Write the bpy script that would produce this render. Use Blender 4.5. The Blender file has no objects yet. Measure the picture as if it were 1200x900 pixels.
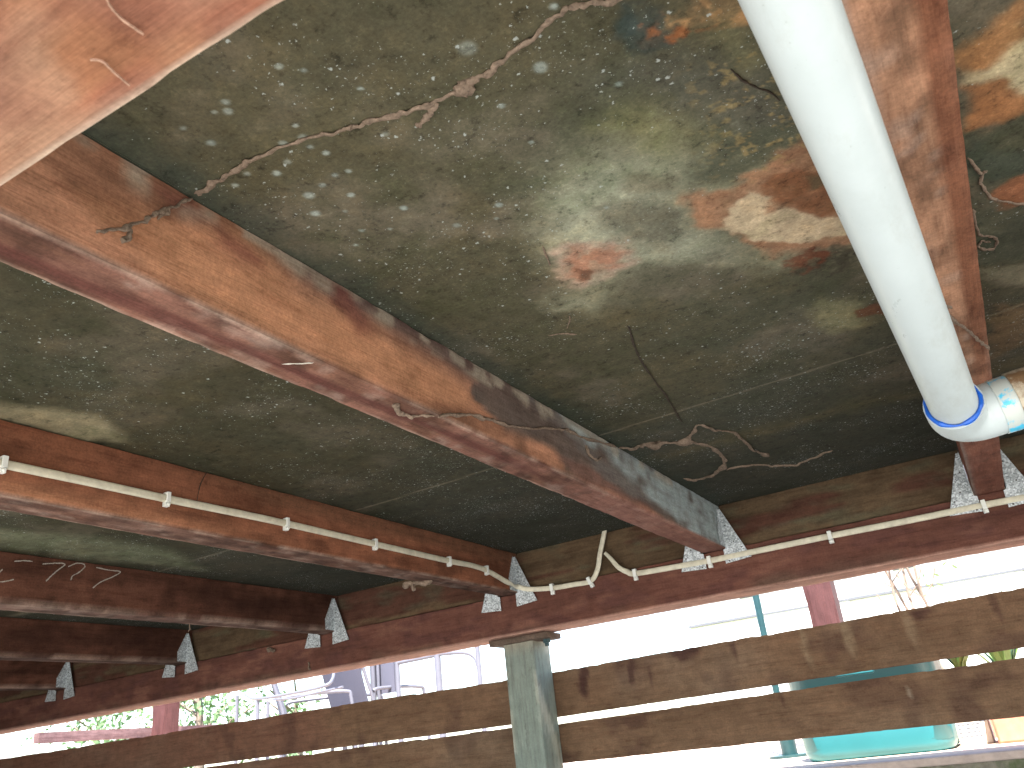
import bpy, bmesh, math, random
import numpy as np
from mathutils import Vector, Matrix
random.seed(7); rng = np.random.default_rng(11)
scene = bpy.context.scene
col = scene.collection

# ------------------------------------------------------------------ camera
PITCH, ROLL, YAW, FPX = 0.411793665, -0.118711724, 0.483747033, 974.444894
_f = np.array([-math.sin(YAW)*math.cos(PITCH), math.cos(YAW)*math.cos(PITCH), math.sin(PITCH)])
_s = np.array([math.cos(YAW), math.sin(YAW), 0.0]); _u = np.cross(_s, _f)
_s, _u = math.cos(ROLL)*_s+math.sin(ROLL)*_u, -math.sin(ROLL)*_s+math.cos(ROLL)*_u
cam = bpy.data.cameras.new('camera'); camo = bpy.data.objects.new('camera', cam); col.objects.link(camo)
M = Matrix.Identity(4)
for i in range(3):
    M[i][0], M[i][1], M[i][2] = _s[i], _u[i], -_f[i]
camo.matrix_world = M
cam.sensor_width = 36; cam.lens = FPX/1200*36
cam.clip_start = 0.01; cam.clip_end = 500
cam.dof.use_dof = True; cam.dof.focus_distance = 1.2; cam.dof.aperture_fstop = 26
scene.camera = camo

# ------------------------------------------------------------------ light
SUN_EL, SUN_AZ = math.radians(63), math.radians(160)      # azimuth measured clockwise from +Y
w = bpy.data.worlds.new('World'); scene.world = w; w.use_nodes = True
nt = w.node_tree; nt.nodes.clear()
sky = nt.nodes.new('ShaderNodeTexSky'); sky.sky_type = 'NISHITA'; sky.sun_disc = False
sky.sun_elevation = SUN_EL; sky.sun_rotation = SUN_AZ
bg = nt.nodes.new('ShaderNodeBackground'); bg.inputs[1].default_value = 0.12
wo = nt.nodes.new('ShaderNodeOutputWorld')
nt.links.new(sky.outputs[0], bg.inputs[0]); nt.links.new(bg.outputs[0], wo.inputs[0])
sun = bpy.data.lights.new('sun', 'SUN'); sun.energy = 5.0; sun.angle = math.radians(0.5); sun.color = (1, .97, .93)
suno = bpy.data.objects.new('sun', sun); col.objects.link(suno)
sd = Vector((math.sin(SUN_AZ)*math.cos(SUN_EL), math.cos(SUN_AZ)*math.cos(SUN_EL), math.sin(SUN_EL)))
suno.rotation_euler = sd.to_track_quat('Z', 'Y').to_euler(); suno.location = sd*20
scene.view_settings.view_transform = 'Standard'; scene.view_settings.look = 'None'
scene.view_settings.exposure = 2.58; scene.view_settings.gamma = 1
scene.render.engine = 'CYCLES'
scene.cycles.max_bounces = 8; scene.cycles.diffuse_bounces = 5

# ------------------------------------------------------------------ measuring helpers
def ray(x, y): return (x-600)/FPX*_s-(y-450)/FPX*_u+_f
def at(ax, x, y, v):
    d = ray(x, y); return d*v/d[ax]
CZ = 0.5
def atc(x, y, z=CZ): return at(2, x, y, z)[:2]

# ------------------------------------------------------------------ numpy noise
def _h(ix, iy, s):
    n = (ix*374761393+iy*668265263+s*1442695041) & 0xffffffff
    n = ((n ^ (n >> 13))*1274126177) & 0xffffffff
    return ((n ^ (n >> 16)) & 0xffff)/65535.0
def vnoise(x, y, s=0):
    x = np.asarray(x, float); y = np.asarray(y, float)
    ix = np.floor(x).astype(np.int64); iy = np.floor(y).astype(np.int64)
    fx = x-ix; fy = y-iy; fx = fx*fx*(3-2*fx); fy = fy*fy*(3-2*fy)
    a = _h(ix, iy, s); b = _h(ix+1, iy, s); c = _h(ix, iy+1, s); d = _h(ix+1, iy+1, s)
    return (a*(1-fx)+b*fx)*(1-fy)+(c*(1-fx)+d*fx)*fy
def fbm(x, y, s=0, o=4):
    t = 0; a = .5; n = 0
    for i in range(o):
        t = t+a*vnoise(x*2**i+i*17.3, y*2**i-i*9.1, s+i*31); n += a; a *= .55
    return t/n
def sst(e0, e1, x):
    t = np.clip((x-e0)/(e1-e0), 0, 1); return t*t*(3-2*t)
def sdf(P, poly):
    poly = np.asarray(poly, float); x, y = P[:, 0], P[:, 1]
    d = np.full(len(x), 1e9); ins = np.zeros(len(x), bool)
    for i in range(len(poly)):
        a = poly[i]; b = poly[(i+1) % len(poly)]; e = b-a
        t = np.clip(((x-a[0])*e[0]+(y-a[1])*e[1])/(e@e+1e-12), 0, 1)
        d = np.minimum(d, np.hypot(x-a[0]-t*e[0], y-a[1]-t*e[1]))
        c = ((a[1] > y) != (b[1] > y)) & (x < e[0]*(y-a[1])/(e[1] if abs(e[1]) > 1e-9 else 1e-9)+a[0])
        ins ^= c
    return np.where(ins, -d, d)
def mixc(C, c, m):
    m = np.clip(m, 0, 1)[:, None]; return C*(1-m)+np.asarray(c, float)*m

# ------------------------------------------------------------------ tagging
def tag(o, label=None, cat=None, group=None, kind=None):
    if label: o['label'] = label
    if cat: o['category'] = cat
    if group: o['group'] = group
    if kind: o['kind'] = kind
    return o
def empty(name, loc, label, cat, group=None, rz=0):
    o = bpy.data.objects.new(name, None); col.objects.link(o); o.location = loc; o.rotation_euler = (0, 0, rz)
    o.empty_display_size = .05
    return tag(o, label, cat, group)
def mesh_obj(name, V, F, mat, parent=None, smooth=False, colors=None):
    me = bpy.data.meshes.new(name); me.from_pydata([tuple(v) for v in V], [], [tuple(f) for f in F]); me.validate(); me.update()
    if smooth: me.polygons.foreach_set('use_smooth', [True]*len(me.polygons))
    if mat: me.materials.append(mat)
    if colors is not None:
        ca = me.color_attributes.new('paint', 'FLOAT_COLOR', 'POINT')
        a = np.ones((len(V), 4)); a[:, :3] = colors[:, :3]
        if colors.shape[1] > 3: a[:, 3] = colors[:, 3]
        ca.data.foreach_set('color', a.ravel())
    o = bpy.data.objects.new(name, me); col.objects.link(o)
    if parent: o.parent = parent; o.matrix_parent_inverse = Matrix.Translation(-Vector(parent.location)) if parent.rotation_euler.z == 0 and parent.get('_w') else Matrix.Identity(4)
    return o

# ------------------------------------------------------------------ materials
def nm(name):
    m = bpy.data.materials.new(name); m.use_nodes = True; t = m.node_tree
    return m, t, t.nodes['Principled BSDF']
def N(t, k, **kw):
    n = t.nodes.new(k)
    for a, b in kw.items():
        if a in n.inputs: n.inputs[a].default_value = b
        else: setattr(n, a, b)
    return n
def L(t, a, b): t.links.new(a, b)
def ramp(t, fac, stops):
    r = t.nodes.new('ShaderNodeValToRGB'); L(t, fac, r.inputs[0])
    els = r.color_ramp.elements
    while len(els) < len(stops): els.new(.5)
    for e, (p, c) in zip(els, stops):
        e.position = p; e.color = (*c, 1) if len(c) == 3 else c
    return r.outputs[0]
def mul(t, a, b, f=1.0, mode='MULTIPLY'):
    m = t.nodes.new('ShaderNodeMix'); m.data_type = 'RGBA'; m.blend_type = mode
    if isinstance(f, (int, float)): m.inputs[0].default_value = f
    else: L(t, f, m.inputs[0])
    for i, v in ((6, a), (7, b)):
        if isinstance(v, tuple): m.inputs[i].default_value = (*v, 1)
        else: L(t, v, m.inputs[i])
    return m.outputs[2]
def coords(t, sc=(1, 1, 1), src='Object'):
    tc = N(t, 'ShaderNodeTexCoord'); mp = N(t, 'ShaderNodeMapping'); mp.inputs['Scale'].default_value = sc
    L(t, tc.outputs[src], mp.inputs[0]); return mp.outputs[0]
def noise(t, vec, s, d=6, r=.6):
    n = N(t, 'ShaderNodeTexNoise'); n.inputs['Scale'].default_value = s; n.inputs['Detail'].default_value = d; n.inputs['Roughness'].default_value = r
    L(t, vec, n.inputs['Vector']); return n.outputs['Fac']
def bump(t, b, h, st=.3, dist=.002):
    n = N(t, 'ShaderNodeBump'); n.inputs['Strength'].default_value = st; n.inputs['Distance'].default_value = dist
    L(t, h, n.inputs['Height']); L(t, n.outputs[0], b.inputs['Normal'])
def g3(v): return (v, v, v)

def mat_painted(name, grain=None, fine=1.0, rough=.9, bst=.5, specks=False, spec=.12, blot=1.0):
    """colour from the mesh's own paint attribute, broken up by procedural grain and dirt"""
    m, t, b = nm(name)
    at_ = N(t, 'ShaderNodeAttribute'); at_.attribute_name = 'paint'
    v = coords(t)
    if grain:
        sc = [420, 420, 420]; sc[grain-1] = 26
        vg = coords(t, tuple(sc))
        g = noise(t, vg, 1, 5, .6)
        c = mul(t, at_.outputs['Color'], ramp(t, g, [(.25, g3(.62)), (.5, g3(1)), (.75, g3(1.25))]), .4)
        sc2 = [75, 75, 75]; sc2[grain-1] = 7
        g2 = noise(t, coords(t, tuple(sc2)), 1, 6, .65)
        c = mul(t, c, ramp(t, g2, [(.3, (.62, .52, .5)), (.5, g3(1)), (.72, (1.22, 1.15, 1.1))]), .65)
        h = g
        sc3 = [60, 60, 60]; sc3[grain-1] = 18
        g4 = noise(t, coords(t, tuple(sc3)), 1, 10, .78)
        c = mul(t, c, ramp(t, g4, [(.30, (.50, .42, .40)), (.46, g3(1)), (.56, g3(1)), (.72, (1.35, 1.3, 1.28))]), .8)
    else:
        c = at_.outputs['Color']; h = noise(t, v, 160, 8, .7)
    n1 = noise(t, v, 30, 9, .7)
    if specks:
        n0 = noise(t, v, 11, 8, .72)
        c = mul(t, c, ramp(t, n0, [(.3, (.72, .80, .68)), (.5, g3(1)), (.7, (1.26, 1.15, 1.03))]), .9)
        np_ = noise(t, v, 75, 6, .75)
        c = mul(t, c, ramp(t, np_, [(.32, g3(.4)), (.45, g3(.95)), (.56, g3(1)), (.72, g3(1.55))]), .95)
    c = mul(t, c, ramp(t, n1, [(.3, g3(.72)), (.5, g3(1)), (.7, g3(1.28))]), .85*fine*blot)
    n2 = noise(t, v, 260, 4, .7)
    c = mul(t, c, ramp(t, n2, [(.3, g3(.72)), (.5, g3(1)), (.7, g3(1.3))]), .7*fine)
    if specks:
        nd = N(t, 'ShaderNodeTexNoise'); nd.inputs['Scale'].default_value = 330; nd.inputs['Detail'].default_value = 3; L(t, v, nd.inputs['Vector'])
        vs = N(t, 'ShaderNodeVectorMath', operation='SCALE'); L(t, nd.outputs['Color'], vs.inputs[0]); vs.inputs['Scale'].default_value = .0055
        va = N(t, 'ShaderNodeVectorMath', operation='ADD'); L(t, v, va.inputs[0]); L(t, vs.outputs[0], va.inputs[1]); vd = va.outputs[0]
        for sc_, th0, th1, amt in ((120, .13, .26, .8), (260, .16, .30, .7), (520, .15, .3, .55)):
            vo = N(t, 'ShaderNodeTexVoronoi'); vo.inputs['Scale'].default_value = sc_; L(t, vd, vo.inputs['Vector'])
            dn = noise(t, v, 9, 4, .6)
            # threshold shrinks where the density noise and the alpha mask are low
            mm = N(t, 'ShaderNodeMath', operation='MULTIPLY'); L(t, ramp(t, dn, [(.44, g3(0)), (.68, g3(1))]), mm.inputs[0]); L(t, at_.outputs['Alpha'], mm.inputs[1])
            rnd = N(t, 'ShaderNodeSeparateColor'); L(t, vo.outputs['Color'], rnd.inputs[0])
            lt = N(t, 'ShaderNodeMath', operation='LESS_THAN'); L(t, rnd.outputs[0], lt.inputs[0]); 
            m3 = N(t, 'ShaderNodeMath', operation='MULTIPLY'); L(t, mm.outputs[0], m3.inputs[0]); m3.inputs[1].default_value = .55
            L(t, m3.outputs[0], lt.inputs[1])
            sp = ramp(t, vo.outputs['Distance'], [(th0, g3(1)), (th1, g3(0))])
            m4 = N(t, 'ShaderNodeMath', operation='MULTIPLY'); L(t, sp, m4.inputs[0]); L(t, lt.outputs[0], m4.inputs[1])
            m5 = N(t, 'ShaderNodeMath', operation='MULTIPLY'); L(t, m4.outputs[0], m5.inputs[0]); m5.inputs[1].default_value = amt
            c = mul(t, c, (.36, .40, .37), m5.outputs[0], 'MIX')
    L(t, c, b.inputs['Base Color']); b.inputs['Roughness'].default_value = rough
    b.inputs['Specular IOR Level'].default_value = spec
    bump(t, b, h, bst, .0015)
    return m
def mat_plain(name, c, rough=.6, var=.25, sc=20, metal=0, spec=.5, bst=0, c2=None, thr=(.45, .6)):
    m, t, b = nm(name); v = coords(t); n = noise(t, v, sc, 8, .65)
    base = ramp(t, n, [(.3, tuple(x*(1-var) for x in c)), (.7, tuple(min(1, x*(1+var)) for x in c))])
    if c2:
        n2 = noise(t, v, sc*.4, 8, .7); base = mul(t, base, c2, ramp(t, n2, [(thr[0], g3(0)), (thr[1], g3(1))]), 'MIX')
    L(t, base, b.inputs['Base Color']); b.inputs['Roughness'].default_value = rough; b.inputs['Metallic'].default_value = metal
    b.inputs['Specular IOR Level'].default_value = spec
    if bst: bump(t, b, n, bst, .003)
    return m
def scuff(m):
    t = m.node_tree; b = t.nodes['Principled BSDF']; src = b.inputs['Base Color'].links[0].from_socket
    n = noise(t, coords(t, (160, 160, 500)), 1, 6, .7); c = mul(t, src, (.20, .23, .21), ramp(t, n, [(.66, g3(0)), (.74, g3(.75))]), 'MIX')
    n = noise(t, coords(t, (14, 5, 14)), 1, 9, .8); c = mul(t, c, (.30, .29, .25), ramp(t, n, [(.52, g3(0)), (.75, g3(.4))]), 'MIX')
    L(t, c, b.inputs['Base Color'])
    L(t, ramp(t, n, [(.3, g3(.22)), (.7, g3(.55))]), b.inputs['Roughness'])
def mat_galv():
    m, t, b = nm('galvanised_steel'); v = coords(t)
    vo = N(t, 'ShaderNodeTexVoronoi'); vo.inputs['Scale'].default_value = 330; L(t, v, vo.inputs['Vector'])
    s = N(t, 'ShaderNodeSeparateColor'); L(t, vo.outputs['Color'], s.inputs[0])
    c = ramp(t, s.outputs[0], [(0, (.24, .265, .27)), (.5, (.42, .46, .465)), (1, (.72, .77, .78))])
    L(t, c, b.inputs['Base Color']); b.inputs['Metallic'].default_value = .35
    L(t, ramp(t, s.outputs[1], [(0, g3(.35)), (1, g3(.6))]), b.inputs['Roughness'])
    bump(t, b, s.outputs[2], .2, .001)
    return m
M_ceil = mat_painted('mouldy_fibre_cement', None, 1.0, .8, .25, specks=True, blot=.35)
M_woodY = mat_painted('hardwood_along_y', 2, 1.0, .95, .5)
M_woodX = mat_painted('hardwood_along_x', 1, .75, .95, .4)
M_woodZ = mat_painted('wood_upright', 3, .45, .6, .2)
M_paint = mat_painted('mottled_surface', None, 1.0, .85, .5)
M_galv = mat_galv()
M_nail = mat_plain('dark_nail', (.05, .045, .04), .5)
M_pvc = mat_plain('white_pvc', (.43, .49, .49), .3, .04, 12, spec=.5, c2=(.36, .41, .40), thr=(.5, .85))
scuff(M_pvc)
M_cem = mat_plain('blue_cement', (.005, .085, .42), .3, .3, 60)
M_prim = mat_plain('blue_primer', (.06, .42, .62), .3, .3, 60, c2=(.42, .46, .43), thr=(.44, .48))
M_crust = mat_plain('crusted_fitting', (.40, .36, .27), .75, .4, 50, bst=.6, c2=(.16, .09, .04), thr=(.45, .55))
M_cable = mat_plain('cream_cable', (.58, .55, .42), .5, .15, 60, c2=(.42, .38, .28), thr=(.5, .7))
M_clip = mat_plain('white_clip', (.72, .74, .68), .4, .1, 60)
M_mud = mat_plain('dry_mud', (.20, .15, .11), .95, .45, 220, spec=.1, bst=.8)
M_twig = mat_plain('dark_twig', (.05, .04, .03), .9, .4, 200, spec=.1)
M_web = mat_plain('pale_thread', (.5, .47, .40), .9, .2, 200, spec=.1)
M_chalk = mat_plain('chalk', (.36, .33, .28), .95, .5, 400, spec=.05)
M_scr = mat_plain('dusty_scratch', (.30, .19, .135), .95, .4, 300, spec=.05)
M_dirt = mat_plain('dry_dirt', (.38, .36, .33), .95, .25, 4, spec=.1, bst=.5)
M_conc = mat_plain('pale_concrete', (.60, .47, .38), .9, .15, 6, spec=.2, bst=.3, c2=(.52, .40, .32))
M_edge = mat_plain('slab_edge', (.48, .38, .33), .9, .2, 30, spec=.2, bst=.3)
M_moss = mat_plain('mossy_block', (.20, .18, .14), .95, .4, 40, spec=.1, bst=.8, c2=(.10, .12, .06), thr=(.45, .6))
M_teal = mat_plain('teal_plastic', (.022, .15, .165), .4, .08, 8)
M_tealm = mat_plain('teal_metal', (.012, .045, .048), .4, .2, 40)
M_white = mat_plain('grey_powdercoat', (.095, .095, .115), .45, .08, 20)
M_sling = mat_plain('grey_sling', (.065, .065, .09), .8, .15, 200)
M_terra = mat_plain('terracotta', (.45, .18, .11), .85, .2, 30, bst=.2)
M_card = mat_plain('printed_carton', (.62, .55, .48), .85, .08, 30)
M_ink = mat_plain('grey_ink', (.10, .11, .13), .7, .2, 30)
M_green = mat_plain('leaf_green', (.12, .20, .08), .6, .4, 30)
M_leaf2 = mat_plain('grassy_leaf', (.09, .16, .03), .55, .4, 15)
M_bark = mat_plain('bark', (.16, .12, .09), .95, .3, 30, bst=.6)
M_render = mat_plain('white_render', (.82, .82, .80), .9, .06, 3)
M_roof = mat_plain('grey_roof', (.10, .10, .11), .7, .15, 8)
M_redtrim = mat_plain('red_plastic', (.4, .04, .02), .4, .1, 20)
M_grass = mat_plain('lawn', (.10, .13, .04), .95, .4, 3, spec=.05, bst=.5)
M_glass = mat_plain('dark_glass', (.03, .035, .04), .1, .1, 5)

# ------------------------------------------------------------------ geometry helpers
def box_grid(x0, x1, y0, y1, z0, z1, steps, wob=.0008, edge=.0015, seed=0):
    """closed box with gridded faces, worn arrises; returns V (n,3), F, normals-ish"""
    lo = np.array([x0, y0, z0]); hi = np.array([x1, y1, z1])
    n = [max(1, int(round((hi[i]-lo[i])/steps[i]))) for i in range(3)]
    idx = {}; V = []; F = []
    def vid(i, j, k):
        key = (i, j, k)
        if key not in idx:
            idx[key] = len(V); V.append((lo[0]+(hi[0]-lo[0])*i/n[0], lo[1]+(hi[1]-lo[1])*j/n[1], lo[2]+(hi[2]-lo[2])*k/n[2]))
        return idx[key]
    for a in range(3):
        b, c = (a+1) % 3, (a+2) % 3
        for side in (0, n[a]):
            for i in range(n[b]):
                for j in range(n[c]):
                    q = []
                    for di, dj in ((0, 0), (1, 0), (1, 1), (0, 1)):
                        k = [0, 0, 0]; k[a] = side; k[b] = i+di; k[c] = j+dj; q.append(vid(*k))
                    if side == 0: q.reverse()
                    F.append(q)
    V = np.array(V)
    on = np.stack([(np.abs(V-lo) < 1e-7)[:, i] | (np.abs(V-hi) < 1e-7)[:, i] for i in range(3)], 1)
    ctr = (lo+hi)/2; sgn = np.sign(V-ctr)
    isedge = on.sum(1) >= 2
    la = int(np.argmax(hi-lo)); t = V[:, la]
    oth = [i for i in range(3) if i != la]
    r1 = vnoise(t*55+seed*3.7, sgn[:, oth[0]]*3+sgn[:, oth[1]]*7+seed, 5)
    r2 = vnoise(t*12+seed*1.7, sgn[:, oth[0]]*5+sgn[:, oth[1]]*3+seed, 9)
    amt = edge*(.5+.5*r1*r1+.5*sst(.7, .9, r2)*r1)
    D = np.zeros_like(V)
    for i in oth: D[:, i] -= np.where(isedge, sgn[:, i]*amt, 0)
    for i in oth: D[:, i] += (fbm(t*4+seed+i*9, V[:, oth[0]]*9+V[:, oth[1]]*9, 3+i, 3)-.5)*2*wob
    return V+D, F, V, on
def edge_dist(V, lo, hi, axes):
    d = np.stack([np.minimum(V[:, i]-lo[i], hi[i]-V[:, i]) for i in axes], 1)
    d.sort(axis=1); return d[:, 1]      # distance along the face to the nearest arris
def plank(name, b, steps, mat, colf, parent=None, wob=.0008, edge=.0015, seed=0, dispf=None, loc=None):
    V, F, V0, on = box_grid(*b, steps, wob, edge, seed)
    if dispf is not None: V = dispf(V, V0)
    C = colf(V0, on)
    if loc is not None: V = V-np.array(loc)
    o = mesh_obj(name, V, F, mat, parent, False, C)
    return o
def sweep(path, prof, up=None, closed=True, caps=True):
    """sweep a 2D profile [(side, up)] along path (n,3); up: (n,3) per-point up vectors or None"""
    P = np.array(path, float); n = len(P); prof = np.array(prof, float) if not callable(prof) else prof
    V = []; F = []; T = np.gradient(P, axis=0); T /= np.linalg.norm(T, axis=1)[:, None]+1e-12
    u = np.array([0, 0, 1.0]) if up is None else None
    for i in range(n):
        t = T[i]
        if up is not None: uu = np.array(up[i], float)
        else:
            uu = u
            if abs(t@uu) > .97: uu = np.array([0, 1.0, 0])
        sdv = np.cross(t, uu); sdv /= np.linalg.norm(sdv)+1e-12; uu = np.cross(sdv, t)
        if up is None: u = uu
        pr = prof(i) if callable(prof) else prof
        for a, b in pr: V.append(P[i]+a*sdv+b*uu)
    k = len(pr)
    for i in range(n-1):
        for j in range(k):
            F.append((i*k+j, i*k+(j+1) % k, (i+1)*k+(j+1) % k, (i+1)*k+j))
    if caps: F.append(tuple(range(k))[::-1]); F.append(tuple((n-1)*k+j for j in range(k)))
    return V, F
def circ(r, k=16, ry=None): return [(r*math.cos(2*math.pi*i/k), (ry or r)*math.sin(2*math.pi*i/k)) for i in range(k)]
def smooth_path(P, m=8):
    P = [np.array(p, float) for p in P]; out = []
    for i in range(len(P)-1):
        p0 = P[max(i-1, 0)]; p1 = P[i]; p2 = P[i+1]; p3 = P[min(i+2, len(P)-1)]
        for j in range(m):
            t = j/m
            out.append(.5*((2*p1)+(-p0+p2)*t+(2*p0-5*p1+4*p2-p3)*t*t+(-p0+3*p1-3*p2+p3)*t**3))
    out.append(P[-1]); return np.array(out)
class MB:
    def __init__(s): s.V = []; s.F = []
    def add(s, V, F):
        o = len(s.V); s.V += [tuple(v) for v in V]; s.F += [tuple(i+o for i in f) for f in F]; return s
    def box(s, x0, x1, y0, y1, z0, z1):
        V = [(x, y, z) for x in (x0, x1) for y in (y0, y1) for z in (z0, z1)]
        return s.add(V, [(0, 1, 3, 2), (4, 6, 7, 5), (0, 4, 5, 1), (2, 3, 7, 6), (0, 2, 6, 4), (1, 5, 7, 3)])
    def tube(s, path, r, k=12, up=None): return s.add(*sweep(path, circ(r, k) if not callable(r) else r, up))
    def cyl(s, a, b, r, k=12, r2=None):
        r2 = r if r2 is None else r2
        return s.add(*sweep([a, b], lambda i: circ(r if i == 0 else r2, k)))
    def obj(s, name, mat, parent=None, smooth=True, bevel=0, base=(0, 0, 0)):
        b = np.array(base); V = [tuple(np.array(v)-b) for v in s.V]
        o = mesh_obj(name, V, s.F, mat, parent, False)
        if smooth:
            me = o.data; me.polygons.foreach_set('use_smooth', [True]*len(me.polygons)); me.set_sharp_from_angle(angle=math.radians(38))
        if bevel:
            md = o.modifiers.new('bevel', 'BEVEL'); md.width = bevel; md.segments = 2; md.limit_method = 'ANGLE'
        return o

# ================================================================== STRUCTURE
EDGE_Y = -0.14
JW, JZ0, JZ1 = .061, .3896, .4992
JR = [.681, .081, -.533, -1.121, -1.775, -2.430, -3.085, -3.74, -4.39, -5.04]     # right faces of the joists
YF = 2.025

# ---- ceiling (mouldy underside of the floor sheets)
def ceil_paint(P):
    x, y = P[:, 0], P[:, 1]
    wx = (fbm(x*9, y*9, 40)-.5); wy = (fbm(x*9+50, y*9, 41)-.5)
    n1 = fbm(x*5+3, y*5, 1, 5); n2 = fbm(x*28, y*28, 2, 5); n3 = fbm(x*90, y*90, 3, 3)
    C = np.tile(np.array([.070, .065, .039]), (len(P), 1))
    C = mixc(C, (.070, .072, .047), sst(.42, .72, n1)*.8)
    C = mixc(C, (.135, .118, .085), sst(.52, .72, fbm(x*7+20, y*7+9, 7, 4))*.6)
    C *= (.9+.2*n2)[:, None]; C *= (.85+.3*n3)[:, None]
    C = mixc(C, C*np.array([.66, .65, .62]), sst(-.52, -.62, x) if False else (x < -.56)*1.0)  # left bays painted darker, light falloff put into the colour
    A = np.full(len(P), .35)+.5*sst(.9, 1.4, y)
    def stain(poly, c, soft, warp, op=1.0, jag=1.0, drop=None, brk=0.0):
        nonlocal C, A
        pl = [atc(*p) for p in poly]
        Q = np.stack([x+wx*warp+(n3-.5)*.010*jag+(n2-.5)*.022*jag, y+wy*warp+(n3-.5)*.010*jag-(n2-.5)*.03*jag], 1)
        m = 1-sst(-soft, soft, sdf(Q, pl))
        m = m*(1-brk*(1-sst(.40, .56, fbm(x*70+9, y*70, 66, 4))))
        C = mixc(C, np.array(c)*np.ones((len(P), 3))*((.6+.8*n2)*(.8+.4*n3))[:, None], m*op)
        if drop is not None: A = A*(1-m*drop)
        return m
    # far end: darker, in bands that run with the sheet
    C = mixc(C, (.040, .042, .032), sst(1.05, 1.9, y+.25*(n1-.5)+.15*vnoise(x*3, y*22, 8))*.85)
    C = mixc(C, (.10, .085, .045), (1-np.abs(sst(1.50, 1.62, y+.1*wx)-.5)*2)*.6*(x > -.6))
    # darker along the main joist
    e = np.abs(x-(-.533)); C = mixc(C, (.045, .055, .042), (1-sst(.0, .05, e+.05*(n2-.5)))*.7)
    # ---- middle bay
    stain([(600, 265), (640, 215), (700, 175), (765, 128), (830, 165), (880, 165), (935, 175), (990, 240), (995, 300), (900, 312), (820, 300), (745, 325), (690, 360), (640, 345)], (.20, .20, .135), .045, .08, .8, drop=.7)
    stain([(655, 235), (720, 200), (790, 190), (800, 250), (840, 300), (740, 310), (640, 290)], (.29, .31, .23), .03, .06, .55)
    stain([(700, 150), (760, 110), (840, 120), (870, 160), (770, 165)], (.16, .155, .07), .03, .05, .7)
    stain([(735, 205), (765, 197), (795, 205), (790, 222), (760, 226), (738, 220)], (.13, .12, .08), .010, .02, .8)
    stain([(690, 235), (730, 230), (790, 240), (800, 262), (790, 292), (745, 290), (715, 270)], (.125, .12, .085), .014, .03, .8)
    stain([(690, 95), (790, 60), (900, 80), (930, 150), (860, 170), (800, 150), (750, 95)], (.085, .085, .066), .03, .05, .7)
    stain([(810, 185), (880, 150), (950, 140), (960, 170), (900, 185), (860, 212), (805, 222)], (.075, .082, .055), .012, .04, .85)
    # orange stain with beige heart
    stain([(800, 232), (850, 222), (900, 190), (945, 168), (1000, 200), (1010, 285), (950, 292), (900, 300), (845, 278), (810, 268)], (.25, .135, .078), .009, .03, .92, 1.3, drop=1, brk=.08)
    stain([(858, 240), (872, 226), (895, 232), (905, 250), (960, 256), (1010, 258), (1005, 275), (930, 283), (840, 278)], (.43, .35, .23), .005, .02, .95, 1.2)
    stain([(893, 212), (930, 195), (985, 200), (990, 246), (955, 256), (915, 247), (893, 232)], (.16, .072, .035), .006, .03, .9, 1.4, drop=1, brk=.25)
    stain([(948, 205), (975, 200), (985, 215), (950, 220)], (.07, .06, .035), .006, .02, .8)
    stain([(950, 292), (985, 284), (1000, 300), (990, 318), (930, 322)], (.05, .045, .03), .008, .03, .85, 2, brk=.6)
    stain([(925, 300), (960, 286), (975, 296), (940, 322)], (.12, .04, .02), .006, .03, .8, 2, brk=.7)
    stain([(960, 350), (1010, 350), (1015, 380), (975, 388), (950, 372)], (.19, .18, .10), .02, .04, .75)
    stain([(1003, 360), (1030, 352), (1040, 368), (1005, 372)], (.09, .04, .022), .004, .03, .85)
    # pale pinkish halo round the orange patches
    stain([(640, 290), (660, 283), (735, 285), (745, 312), (700, 328), (680, 342), (645, 330)], (.36, .26, .20), .012, .02, .7, 1.5, brk=.5)
    # small orange patch
    stain([(650, 296), (690, 290), (728, 293), (732, 312), (690, 318), (682, 332), (655, 322)], (.27, .14, .09), .010, .03, .9, 1.5, drop=.8, brk=.45)
    stain([(672, 316), (690, 312), (693, 326), (678, 330)], (.10, .05, .03), .004, .01, .8)
    stain([(700, 345), (660, 350), (650, 362), (690, 358)], (.28, .28, .19), .02, .03, .6)
    # top corner: black mould beside rust
    stain([(716, -10), (790, -10), (800, 40), (770, 60), (745, 48), (720, 30)], (.033, .045, .040), .008, .05, .95, 1.8, brk=.2)
    stain([(778, -10), (800, 10), (845, 0), (860, 20), (830, 34), (800, 40), (786, 30), (775, 50), (765, 30)], (.19, .075, .03), .006, .05, .92, 2.2, drop=1, brk=.9)
    stain([(800, -15), (900, -15), (900, 10), (850, 22), (815, 20)], (.30, .18, .085), .008, .05, .9, 2.0, brk=.7)
    stain([(830, 10), (860, 15), (900, 60), (870, 80), (835, 40)], (.13, .13, .07), .02, .05, .6)
    # flecks of yellow lichen
    fl = (1-sst(0, .07, sdf(P, [atc(*p) for p in [(862, 95), (900, 85), (925, 125), (925, 160), (885, 180), (870, 130)]])))*sst(.60, .68, fbm(x*120, y*120, 77, 3))
    C = mixc(C, (.26, .20, .09), fl*.6)
    # ---- right hand bay
    stain([(1125, 60), (1215, -10), (1215, 60), (1180, 75), (1125, 90)], (.27, .14, .06), .01, .03, .9, drop=1)
    stain([(1125, 92), (1160, 80), (1180, 62), (1215, 30), (1215, 112), (1170, 98), (1125, 102)], (.42, .36, .22), .008, .02, .92, drop=1)
    stain([(1128, 104), (1170, 98), (1215, 110), (1215, 128), (1170, 152), (1135, 150)], (.28, .13, .055), .008, .03, .9, drop=1)
    stain([(1135, 160), (1180, 168), (1215, 165), (1215, 200), (1170, 210), (1140, 200)], (.05, .06, .042), .012, .03, .9)
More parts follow.
